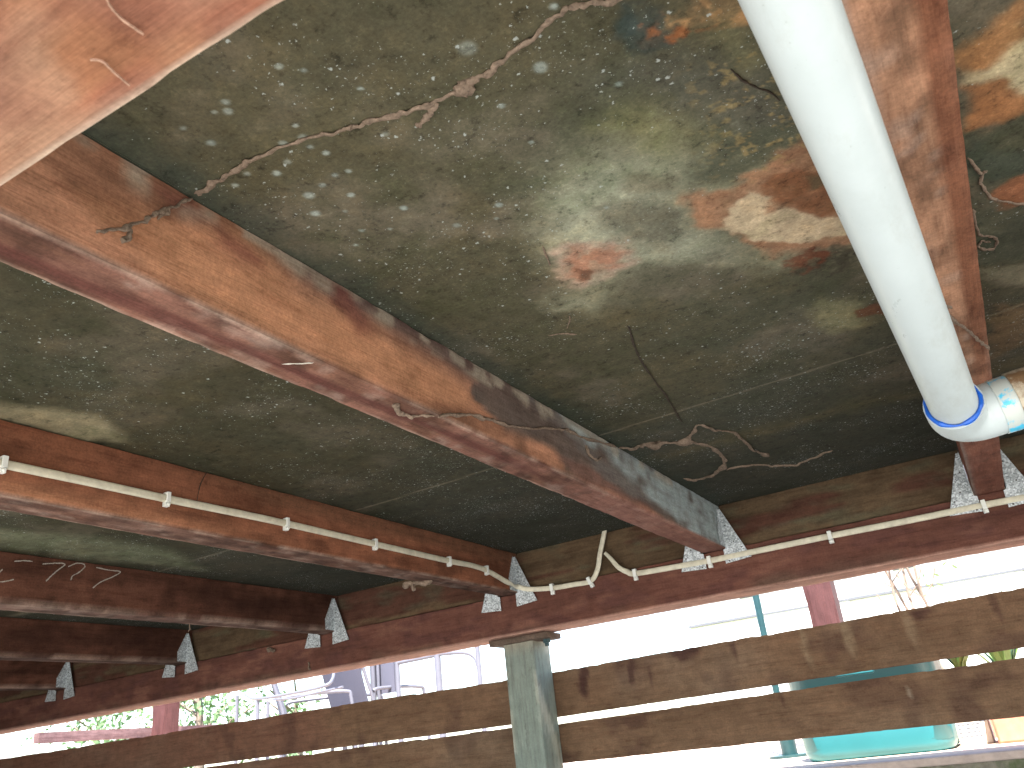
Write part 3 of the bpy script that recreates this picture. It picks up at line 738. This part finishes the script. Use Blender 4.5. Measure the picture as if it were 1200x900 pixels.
# clips
def clip_mesh():
    b = MB(); w_ = .0200
    b.box(-.0045, .0045, -w_/2, -w_/2+.004, 0, .0085); b.box(-.0045, .0045, w_/2-.004, w_/2, 0, .0085); b.box(-.0045, .0045, -w_/2, w_/2, .0085, .0112)
    b.box(-.005, .005, -w_/2-.008, -w_/2-.0003, .0003, .0085)
    b.cyl((0, -w_/2-.004, .0085), (0, -w_/2-.004, .0125), .003, 8)
    o = b.obj('cable_clip', M_clip, None, True, .0006); return o
clip0 = clip_mesh(); first = True
clips = [(0, 1, 543, 'first white cable clip at the left edge of the cable joist'), (0, 193, 584, 'white cable clip on the cable joist, second from the left'), (0, 333, 613, 'white cable clip midway along the cable joist'),
         (0, 437, 637, 'white cable clip on the cable joist, fourth from the left'), (0, 524, 657, 'last white clip on the cable joist, before its bracket'), (0, 568, 667.5, 'white clip right at the bracket where cable leaves the joist'),
         (1, 648, 689, 'white clip on the bearer left of the upturned cable end'), (1, 692, 681, 'white clip where the cable turns upward'), (1, 745, 672, 'white clip just right of the upturned cable end'),
         (1, 832, 657, 'white clip between the brackets of the wide orange joist'), (1, 973, 628, 'white clip on the bearer between the orange and pipe joists'), (1, 1153, 592, 'white clip at the foot of the pipe joist')]
for kind, a, b_, lab in clips:
    o = clip0 if first else clip0.copy()
    if not first: col.objects.link(o)
    first = False
    if kind == 0:
        p = at(0, a, b_, JR[3]+.0012); n = Vector((1, 0, 0)); t = Vector((0, 1, 0))
    else:
        p = at(1, a, b_, YF-.0015); n = Vector((0, -1, 0)); t = Vector((1, 0, .015))
        if a == 692: t = Vector((1, 0, .4))
    t = (t-n*t.dot(n)).normalized(); s2 = n.cross(t)
    Mx = Matrix.Identity(4)
    for i in range(3): Mx[i][0], Mx[i][1], Mx[i][2], Mx[i][3] = t[i], s2[i], n[i], p[i]
    o.matrix_world = Mx
    if kind == 0: o.scale = (.85, .85, 1)
    tag(o, lab, 'cable clip', 'white clips holding the cable')

# ================================================================== MUD TUBES, TWIGS, THREADS
def trail(segs, r, mat, name, label, cat, lumps=(), seed=0, group=None, flat=.6):
    """irregular bead of dried mud laid over one or more faces; segs: list of point arrays in 3D"""
    b = MB(); base = np.array(segs[0][0])
    for sgi, P in enumerate(segs):
        P = smooth_path(P, 10); n = len(P)
        jit = np.stack([fbm(np.arange(n)*.35+seed+i*40, np.zeros(n), 5, 2)-.5 for i in range(3)], 1)*r*1.6
        P = P+jit
        def pr(i, P=P, n=n):
            rr = r*(.6+.9*float(vnoise(np.array(i*.45+seed), np.array(sgi*3.), 8)))
            e_ = min(1, (i+1)/4, (n-i)/4)
            for (lx, ly, lz, lr) in lumps:
                d = np.linalg.norm(P[i]-np.array([lx, ly, lz])); rr += lr*math.exp(-(d/lr)**2*.6)
            return [(a*rr*e_*(1+.25*random.uniform(-1, 1)), c*rr*e_*flat) for a, c in circ(1, 9)]
        V, F = sweep(P, pr); b.add(V, F)
    o = b.obj(name, mat, None, True, base=base); o.location = tuple(base); tag(o, label, cat, group); return o
zc = CZ-.0015
C_ = lambda pts: [at(2, a, b_, zc) for a, b_ in pts]
xr = JR[2]+.0012
S_ = lambda pts: [at(0, a, b_, xr) for a, b_ in pts]
U_ = lambda pts, z=JZ0-.001: [at(2, a, b_, z) for a, b_ in pts]
lump = at(2, 545, 103, zc); lump2 = at(2, 240, 214, zc)
trail([C_([(760, -18), (718, 0), (684, 5), (660, 14), (632, 38), (600, 62), (575, 82), (555, 95), (535, 108), (510, 120), (480, 130), (450, 139), (420, 147), (395, 155), (350, 165), (305, 182), (285, 193), (262, 209), (244, 219), (228, 228)]),
       C_([(512, 119), (504, 130), (498, 139), (489, 150)]), S_([(224, 231), (208, 239), (186, 248), (172, 258), (150, 266), (128, 270), (112, 272)]), S_([(186, 250), (196, 247), (184, 256)]), S_([(150, 266), (150, 276), (142, 284)])],
      .0024, M_mud, 'mud_tube', 'long brown mud tube winding across the ceiling to the orange joist', 'mud tube', [(*lump, .006), (*lump2, .005)], 1)
lA = at(2, 765, 522, zc); lB = at(2, 803, 517, zc); lC = at(2, 899, 533, zc); lD = at(2, 845, 548, zc)
trail([U_([(462, 472), (468, 484), (482, 488), (508, 487.5)]), S_([(512, 487), (540, 486), (565, 490), (590, 497), (615, 502), (655, 502), (672, 508), (700, 518), (722, 524)]), C_([(724, 524), (742, 526), (752, 522), (765, 521), (780, 519), (800, 518), (810, 510), (815, 500), (825, 499), (840, 504), (856, 506), (868, 514), (882, 527), (899, 534)]),
       C_([(803, 518), (820, 520), (838, 527), (848, 538), (847, 547), (835, 556), (820, 562), (800, 561)]), C_([(850, 550), (880, 545), (905, 546), (930, 545), (950, 538), (975, 527)])],
      .0036, M_mud, 'mud_tube', 'looping mud tube from the orange joist onto the dark ceiling', 'mud tube', [(*lA, .013), (*lB, .010), (*lC, .009), (*lD, .006)], 5)
S1 = at(0, 697, 530, xr)
trail([[S1+np.array([0, -.035, .005]), S1+np.array([.002, -.03, -.012]), S1+np.array([.002, 0, -.015]), S1+np.array([.002, .02, -.006])]], .0022, M_mud, 'mud_nest', 'small mud nest hanging below the looping mud tube', 'mud nest', seed=9)
trail([U_([(1098, 350), (1105, 357), (1115, 361)]), U_([(1106, 364), (1118, 376), (1135, 388), (1148, 399), (1160, 409)])], .0021, M_mud, 'mud_tube', 'short mud tube on the pale joist beside the pipe', 'mud tube', seed=13)
trail([C_([(1135, 185), (1146, 200), (1152, 205), (1150, 216), (1162, 232), (1178, 236), (1205, 240)]), C_([(1141, 245), (1143, 262), (1150, 276), (1163, 277), (1169, 285), (1162, 292), (1148, 290), (1150, 283), (1160, 284)]), C_([(1150, 205), (1156, 200)])],
      .0016, M_mud, 'mud_tube', 'tangled mud tubes on the ceiling at the right edge', 'mud tube', seed=17)
trail([C_([(736, 382), (740, 392), (744, 408), (752, 424), (766, 444), (782, 466), (792, 484), (799, 495)])], .0014, M_twig, 'twig', 'thin dark twig stuck to the ceiling in front of the sheet joint', 'twig', seed=21, flat=1)
trail([C_([(642, 393), (662, 391), (676, 392)]), C_([(664, 385), (668, 376), (667, 370)])], .0008, M_mud, 'root_fragment', 'tiny brown root fragment on the ceiling behind the orange joist', 'root', seed=22, flat=1)
trail([C_([(856, 80), (868, 92), (884, 102), (902, 108), (915, 118)])], .0009, M_twig, 'twig', 'fine dark twig on the ceiling left of the pipe', 'twig', seed=23, flat=1)
trail([C_([(636, 288), (640, 300), (645, 312)])], .0009, M_mud, 'root_fragment', 'short reddish fragment beside the small orange stain', 'root', seed=24, flat=1)
for pts_, lab in (([(330, 427), (352, 426), (368, 425)], 'pale thread on the underside of the wide orange joist'),):
    trail([U_(pts_)], .0006, M_web, 'thread', lab, 'thread', seed=30, flat=1)
trail([[at(0, 243, 553, JR[3]+.003), at(0, 236, 565, JR[3]+.003), at(0, 231, 585, JR[3]+.004), at(0, 228, 597, JR[3]+.003)]], .0007, M_twig, 'thread', 'thin dark strand hanging over the cream cable', 'thread', seed=31, flat=1)
q = at(2, 222, 731, JZ0); trail([[q, q+np.array([.002, 0, -.01]), q+np.array([-.002, 0, -.02])], [q+np.array([.002, 0, -.01]), q+np.array([.006, 0, -.016])]], .0014, M_mud, 'mud_drip', 'small mud drip under the chalk-marked joist', 'mud', seed=33, flat=1)
q = at(1, 318, 762, YF-.006); trail([[q+np.array([-.01, 0, .008]), q, q+np.array([.012, 0, -.002])]], .007, M_mud, 'mud_nest', 'pale mud nest on the bearer near the chalk-marked joist', 'mud nest', seed=34, flat=.8)
q = at(2, 486, 684, JZ0-.003); trail([[q+np.array([-.03, 0, .004]), q, q+np.array([.03, .03, .003])], [q, q+np.array([.0, -.01, -.014])]], .0075, M_mud, 'mud_nest', 'reddish mud nest under the cable joist', 'mud nest', seed=35, flat=.8)
q = at(1, 362, 783, YF-.004); trail([[q+np.array([0, 0, .02]), q, q+np.array([.004, 0, -.004])]], .003, M_mud, 'mud_drip', 'small mud drip below the bracket on the bearer', 'mud', seed=36, flat=.8)
# fine rootlets and dust threads hanging from the sheet edges along the joists: small splinters on arrises
# ================================================================== OUTSIDE
def red_paint(V, on):
    n = fbm(V[:, 0]*90+V[:, 1]*90, V[:, 2]*4, 120, 4); return np.tile(np.array([.075, .032, .030]), (len(V), 1))*(.65+.7*n)[:, None]
for x0, lab in ((-.555, 'red painted verandah post standing outside right of centre'), (-3.81, 'red painted verandah post at the left outside the boards')):
    o = plank('verandah_post', (x0, x0+.092, 2.97, 3.062, YZ, 3.0), (.02, .02, .05), M_woodZ, red_paint, None, .0008, .002, 4, loc=(x0+.059, 3.029, YZ)); o.location = (x0+.059, 3.029, YZ)
    tag(o, lab, 'post', 'red verandah posts outside')
def rail_paint(V, on):
    n = fbm(V[:, 1]*5, V[:, 2]*30, 121, 4); return np.tile(np.array([.16, .10, .10]), (len(V), 1))*(.8+.4*n)[:, None]
def px_z(px, py, y): return at(1, px, py, y)
# pale rail running away from the house, left
ra = ray(150, 855); xr_ = -3.9; pa = ra*(xr_/ra[0]); rb_ = ray(20, 862); pb_ = rb_*(xr_/rb_[0])
zt = at(0, 100, 855.5, xr_)[2]; zb = at(0, 100, 868, xr_)[2]
o = plank('handrail', (xr_-.045, xr_, 2.45, at(0, 200, 850, xr_)[1]+.6, zb, zt), (.02, .05, .02), M_woodY, rail_paint, None, .001, .002, 2, loc=(xr_, 2.5, zb)); o.location = (xr_, 2.5, zb); tag(o, 'pale pinkish timber rail outside at the far left', 'rail')
b = MB(); wl = at(1, 0, 890, 2.40); b.box(wl[0]-.09, wl[0]+.008, 2.36, 2.44, YZ, wl[2]+.055)
o = b.obj('low_post', M_render, None, True, .006, base=(wl[0], 2.4, YZ)); o.location = (wl[0], 2.4, YZ); tag(o, 'low white post outside at the left picture edge', 'post')

# teal tub
def tub():
    x0 = at(1, 936, 880, 2.55)[0]; x1 = at(1, 1119, 862, 2.55)[0]; cx = (x0+x1)/2; cy = 2.55+.15; hw = (x1-x0)/2; hd = .15; H = .255
    e = empty('storage_tub', (cx, cy, YZ), 'large teal plastic tub standing behind the lower board', 'tub')
    def ring(sc, z, rr):
        out = []
        for qx, qy, a0 in ((1, 1, 0), (-1, 1, 90), (-1, -1, 180), (1, -1, 270)):
            for i in range(7):
                a = math.radians(a0+i*15); out.append(((hw*sc-rr)*qx+rr*math.cos(a), (hd*sc-rr)*qy+rr*math.sin(a), z))
        return out
    V = []; F = []
    prof = [(.86, .002, .04), (.90, 0.0, .05), (.945, .006, .06), (.975, .022, .06), (.985, .06, .06), (1.0, H, .06), (1.03, H, .065), (1.03, H+.012, .065), (.99, H+.012, .06), (.97, .03, .05), (.9, .014, .05)]
    for sc, z, rr in prof: V += ring(sc, z, rr)
    k = 28
    for i in range(len(prof)-1):
        for j in range(k): F.append((i*k+j, i*k+(j+1) % k, (i+1)*k+(j+1) % k, (i+1)*k+j))
    F.append(tuple(range(k))[::-1]); F.append(tuple((len(prof)-1)*k+j for j in range(k)))
    mesh_obj('body', V, F, M_teal, e, True)
    b = MB(); b.box(-.05, .05, -hd*1.03-.018, -hd*1.03+.002, H-.05, H-.03); b.obj('handle', M_teal, e, True, .004)
tub()
# teal pole in a small foot
pA = at(1, 889, 700, 3.05); pB = at(1, 926, 884, 3.05)
e = empty('umbrella_stand', (pB[0], 3.05, YZ), 'slim teal metal pole with a short foot outside', 'pole')
b = MB(); b.cyl((0, 0, .03), (pA[0]-pB[0], 0, 2.1), .012, 16); b.obj('pole', M_tealm, e)
b = MB(); b.cyl((0, 0, .0), (0, 0, .06), .026, 20); b.cyl((0, 0, .0), (0, 0, .008), .07, 24); b.obj('foot', M_tealm, e)
# printed carton
c1 = at(1, 1124, 868, 2.72); c3 = at(1, 1163, 862, 2.72)
cw = (c3[0]-c1[0]); ctop = at(1, 1140, 846, 2.72)[2]
e = empty('carton', (c1[0]+cw/2, 2.72, YZ), 'small printed carton lying between the teal tub and terracotta planter', 'box')
b = MB(); b.box(-cw/2, cw/2, 0, .12, 0, max(.05, ctop-YZ+.02)); b.obj('box', M_card, e, True, .002)
b = MB(); hh = max(.05, ctop-YZ+.02)
for i in range(5):
    z_ = hh*(.78-.13*i); x_ = -cw*.42
    while x_ < cw*.2:
        w_ = random.uniform(.004, .012); b.box(x_, x_+w_, -.0006, -.0002, z_, z_+.0035); x_ += w_+.003
b.box(cw*.25, cw*.42, -.0006, -.0002, hh*.72, hh*.86); b.obj('print', M_ink, e, False)
# terracotta trough
t0 = at(1, 1167, 860, 2.62)
e = empty('planter_trough', (t0[0]+.25, 2.7, YZ), 'terracotta planter trough at the lower right edge', 'planter')
b = MB(); b.box(-.25, .25, -.08, .08, 0, .10); b.box(-.26, .26, -.09, .09, .10, .13); b.obj('trough', M_terra, e, True, .006)
b = MB(); b.box(-.24, .24, -.075, .075, .131, .134); b.obj('soil', M_bark, e)
def blades(cx, cy, z, n, h, spread, mat, name, label, cat, wd=.010, pot=None):
    e = empty(name, (cx, cy, z), label, cat)
    b = MB()
    for i in range(n):
        a = random.uniform(0, 2*math.pi); l = h*random.uniform(.6, 1.1); out = spread*random.uniform(.4, 1)
        P = [np.array([math.cos(a)*out*t*t+.01*math.cos(a), math.sin(a)*out*t*t+.01*math.sin(a), (l*(t-.35*t*t*t))]) for t in np.linspace(0, 1, 7)]
        sd_ = np.array([-math.sin(a), math.cos(a), 0])*wd
        V = []; 
        for k, p in enumerate(P):
            w_ = (1-(k/6)**2)*.9+.1; V += [p-sd_*w_, p+np.array([0, 0, .002]), p+sd_*w_]
        F = []
        for k in range(6):
            F += [(k*3, k*3+1, k*3+4, k*3+3), (k*3+1, k*3+2, k*3+5, k*3+4)]
        b.add(V, F)
    b.obj('leaves', mat, e)
    if pot:
        pb = MB(); V, F = sweep([(0, 0, -pot[1]), (0, 0, -.02), (0, 0, -.02), (0, 0, .0)], lambda i: circ([pot[0]*.7, pot[0]*.95, pot[0]*1.08, pot[0]*1.1][i], 24)); pb.add(V, F); pb.obj('pot', M_terra, e)
    return e
pt = at(1, 1116, 778, 3.0)
blades(pt[0]+.02, 3.0, pt[2]-.03, 26, .26, .30, M_leaf2, 'potted_plant', 'potted strappy plant right of the teal tub', 'plant', pot=(.055, pt[2]-.03-YZ))
pt = at(1, 1175, 770, 3.3)
blades(pt[0], 3.3, YZ+.10, 30, .46, .28, M_leaf2, 'strappy_plant', 'green strappy plant seen between the boards at the right edge', 'plant', pot=(.09, .10))
pt = at(1, 1193, 768, 2.9)
b = MB(); b.cyl((0, 0, 0), (0, 0, .18), .03, 16, .035); o = b.obj('red_pot', M_redtrim); o.location = (pt[0]+.03, 2.9, YZ); tag(o, 'small red pot at the right edge behind the boards', 'pot')  # small red item, modelled as a plain pot that gives no light

# bare stems at the right
def stem_plant(px, y, label, n=3):
    p = at(1, px, 720, y); e = empty('bare_shrub', (p[0], y, YZ), label, 'shrub')
    b = MB()
    for i in range(n):
        a = random.uniform(-.15, .15); top = 1.2*random.uniform(.8, 1.1)
        P = [np.array([a*t+.03*math.sin(t*7+i), .04*math.sin(t*5+i*2), top*t]) for t in np.linspace(0, 1, 14)]
        b.tube(P, lambda k: circ(.009*(1-k/20), 7))
        for k in range(4, 13, 2):
            s_ = random.choice((-1, 1)); q_ = P[k]; b.tube([q_, q_+np.array([s_*.05, .01, .05]), q_+np.array([s_*.08, .02, .12])], .003, 5)
    b.obj('stems', M_bark, e)
    b = MB()
    for i in range(26):
        c = np.array([random.uniform(-.14, .14), random.uniform(-.06, .06), random.uniform(.5, 1.25)]); d = np.array([random.uniform(-1, 1), random.uniform(-1, 1), random.uniform(-.5, 1)]); d /= np.linalg.norm(d); s2 = np.cross(d, [0, 0, 1])
        b.add([c, c+d*.02+s2*.01, c+d*.045, c+d*.02-s2*.01], [(0, 1, 2, 3)])
    b.obj('leaves', M_green, e, False)
stem_plant(1072, 4.2, 'thin bare shrub left of the two crossing stems at right', 2)
stem_plant(1096, 4.0, 'pair of crossing bare stems outside at the right', 3)

# outdoor chairs with tube frames
def garden_chair(loc, rz, label, white=M_white):
    e = empty('garden_chair', loc, label, 'chair', 'outdoor tube-frame chairs', rz)
    W, D, SH, BH, r = .27, .25, .43, .98, .014
    for s_ in (-1, 1):
        b = MB(); P = smooth_path([(s_*W, -D, 0), (s_*W, -D, .30), (s_*W, -D+.02, .60), (s_*W, -D+.08, .66), (s_*W, D-.05, .66), (s_*W, D+.02, .64)], 5); b.tube(P, r, 10); b.obj('arm_frame', white, e)
        b = MB(); P = smooth_path([(s_*W, D+.1, 0), (s_*W, D, SH), (s_*(W-.01), D+.08, .75), (s_*(W-.02), D+.14, BH-.06)], 5); b.tube(P, r, 10); b.obj('back_upright', white, e)
    b = MB(); P = smooth_path([(-W+.02, D+.14, BH-.06), (-W+.04, D+.155, BH), (0, D+.16, BH+.01), (W-.04, D+.155, BH), (W-.02, D+.14, BH-.06)], 6); b.tube(P, r, 10); b.obj('top_rail', white, e)
    for yy in (-D+.01, D):
        b = MB(); b.tube([(-W, yy, SH), (W, yy, SH)], r, 10); b.obj('seat_rail', white, e)
    b = MB(); b.box(-W+.02, W-.02, -D, D, SH-.004, SH+.006); b.obj('seat_sling', M_sling, e)
    V = []; F = []
    for i in range(9):
        t = i/8; z_ = SH+.05+(BH-SH-.09)*t; y_ = D+.02+.125*t
        V += [(-W+.03, y_, z_), (W-.03, y_, z_), (W-.03, y_+.006, z_), (-W+.03, y_+.006, z_)]
    for i in range(8):
        for j in range(4): F.append((i*4+j, i*4+(j+1) % 4, (i+1)*4+(j+1) % 4, (i+1)*4+j))
    F += [(3, 2, 1, 0), (32, 33, 34, 35)]
    mesh_obj('back_sling', V, F, M_sling, e)
    return e
def place(px, y): p = at(1, px, 800, y); return (p[0], y, YZ)
garden_chair(place(375, 5.2), 2.3, 'grey sling chair behind the upper left board, leftmost of the two')
garden_chair(place(445, 5.6), 2.9, 'grey sling chair behind the upper left board, nearer the post')
# white tubular table frame
def frame_table():
    y = 4.6
    e = empty('garden_table', (0, 0, 0), 'long white tube-frame garden table outside left of the chairs', 'table')
    P = [at(1, a, b_, y_) for a, b_, y_ in ((287, 812, 4.9), (300, 819, 4.6), (345, 812, 4.55), (380, 804, 4.5), (390, 795, 4.6), (391, 782, 4.75))]
    e.location = (P[2][0], y, YZ); base = np.array(e.location)
    b = MB(); b.tube(smooth_path(P, 6), .011, 10); b.obj('rim', M_white, e, base=base)
    for a_ in ((278, 850, 815, 4.9), (302, 850, 820, 4.6), (314, 850, 822, 4.75)):
        px_, pyb, pyt, y_ = a_; t_ = at(1, px_, pyt, y_); q = MB(); q.cyl((t_[0], y_, YZ), (t_[0], y_, t_[2]), .014, 12); q.obj('leg', M_white, e, base=base)
    P2 = [at(1, a, b_, 4.7) for a, b_ in ((320, 820), (345, 818), (375, 811), (402, 805))]
    b = MB(); b.tube(smooth_path(P2, 4), .008, 8); b.obj('stretcher', M_white, e, base=base)
frame_table()
# white gazebo / screen frame with rounded openings: uprights and curved head rail
def screen_frame():
    y = 5.4
    e = empty('screen_frame', (0, 0, 0), 'white tubular screen frame with rounded top, left of the grey-green post', 'frame')
    b0 = at(1, 515, 800, y); e.location = (b0[0], y, YZ); base = np.array(e.location)
    for px_, r_ in ((402, .020), (421, .022), (437, .024), (443, .014), (466, .020), (514, .026), (562, .018)):
        p_ = at(1, px_, 790, y); q = MB(); q.cyl((p_[0], y, YZ), (p_[0], y, YZ+1.35), r_, 14); q.obj('upright', M_white, e, base=base)
    P = [at(1, a, b_, y) for a, b_ in ((466, 777), (500, 770), (520, 766), (545, 765), (556, 770), (560, 780))]
    b = MB(); b.tube(smooth_path(P, 6), .016, 10); b.obj('head_rail', M_white, e, base=base)
    p_ = at(1, 450, 780, y+.03); p3 = at(1, 434, 810, y+.03); b = MB(); q1 = at(1, 437, 812, y+.03); q2 = at(1, 463, 812, y+.03)
    b.box(q1[0], q2[0], y+.03, y+.045, q1[2]-.02, YZ+1.35); b.obj('panel', M_sling, e, base=base)
screen_frame()

# trees beyond
def tree(px, y, h, cr, label, n=1600, leaf=.05):
    p = at(1, px, 800, y); e = empty('tree', (p[0], y, YZ-.03), label, 'tree', 'trees beyond the yard')
    b = MB(); b.tube([np.array([.05*math.sin(t*4), 0, h*.62*t]) for t in np.linspace(0, 1, 8)], lambda i: circ(.09*(1-i/12), 10))
    for i in range(7):
        a = i*.9; q = np.array([0, 0, h*(.2+.06*i)]); b.tube([q, q+np.array([math.cos(a)*cr*.4, math.sin(a)*cr*.4, h*.12]), q+np.array([math.cos(a)*cr*.75, math.sin(a)*cr*.75, h*.22])], lambda k: circ(.03*(1-k/4), 6))
    b.obj('trunk', M_bark, e)
    cl = [(random.gauss(0, cr*.5), random.gauss(0, cr*.5), h*random.uniform(.18, .95), cr*random.uniform(.16, .34)) for _ in range(34)]
    b = MB()
    for i in range(n):
        c = random.choice(cl); d = np.array([random.gauss(0, 1), random.gauss(0, 1), random.gauss(0, .8)])*c[3]*.5; q = np.array(c[:3])+d
        u1 = np.array([random.gauss(0, 1), random.gauss(0, 1), random.gauss(0, 1)]); u1 /= np.linalg.norm(u1); u2 = np.cross(u1, [random.gauss(0, 1), random.gauss(0, 1), .3]); u2 /= np.linalg.norm(u2)
        l_ = leaf*random.uniform(.6, 1.3); b.add([q-u1*l_, q+u2*l_*.45, q+u1*l_, q-u2*l_*.45], [(0, 1, 2, 3)])
    b.obj('crown', M_green, e, False)
tree(235, 9.5, 2.6, 1.1, 'loose green bush-like tree right of the left red post', 1500, .06)
tree(348, 12.5, 2.3, .8, 'small green tree seen through the white table frame', 700, .06)
tree(120, 14, 3.2, 1.4, 'pale green tree behind the timber rail at far left', 1300, .07)

# neighbouring house: white rendered wall, eaves, gutter
e = empty('neighbour_house', (-1.2, 13.5, YZ-.03), 'white rendered house with grey roof across the yard', 'house')
b = MB(); b.box(-3.2, 4.6, 0, 6, 0, 2.9); b.obj('wall', M_render, e, False)
b = MB(); V = [(-3.7, -.6, 2.88), (5.1, -.6, 2.88), (5.1, 6.6, 2.88), (-3.7, 6.6, 2.88), (-1.5, 3, 4.3), (3, 3, 4.3)]
b.add(V, [(0, 1, 5, 4), (1, 2, 5), (2, 3, 4, 5), (3, 0, 4), (3, 2, 1, 0)]); b.obj('roof', M_roof, e, False)
for zz_ in (1.62,):
    q = MB(); q.box(-3.2, 4.6, -.06, -.003, zz_, zz_+.035); q.obj('wall_strip', M_roof, e, False)
for wx_ in (-2.0, .3, 2.6):
    q = MB(); q.box(wx_, wx_+1.3, -.04, -.004, 1.0, 2.1); w_ = q.obj('shutter', M_render, e, False)
    q = MB(); q.box(wx_-.3, wx_+1.2, -.03, -.003, 1.93, 1.97); q.obj('louvre', M_glass, e, False)
    q = MB(); q.box(wx_-.06, wx_+1.36, -.05, -.003, 2.102, 2.18); q.obj('lintel', M_render, w_, False)
    q = MB(); q.box(wx_-.06, wx_+1.36, -.09, -.004, .92, .995); q.obj('sill', M_render, w_, False)
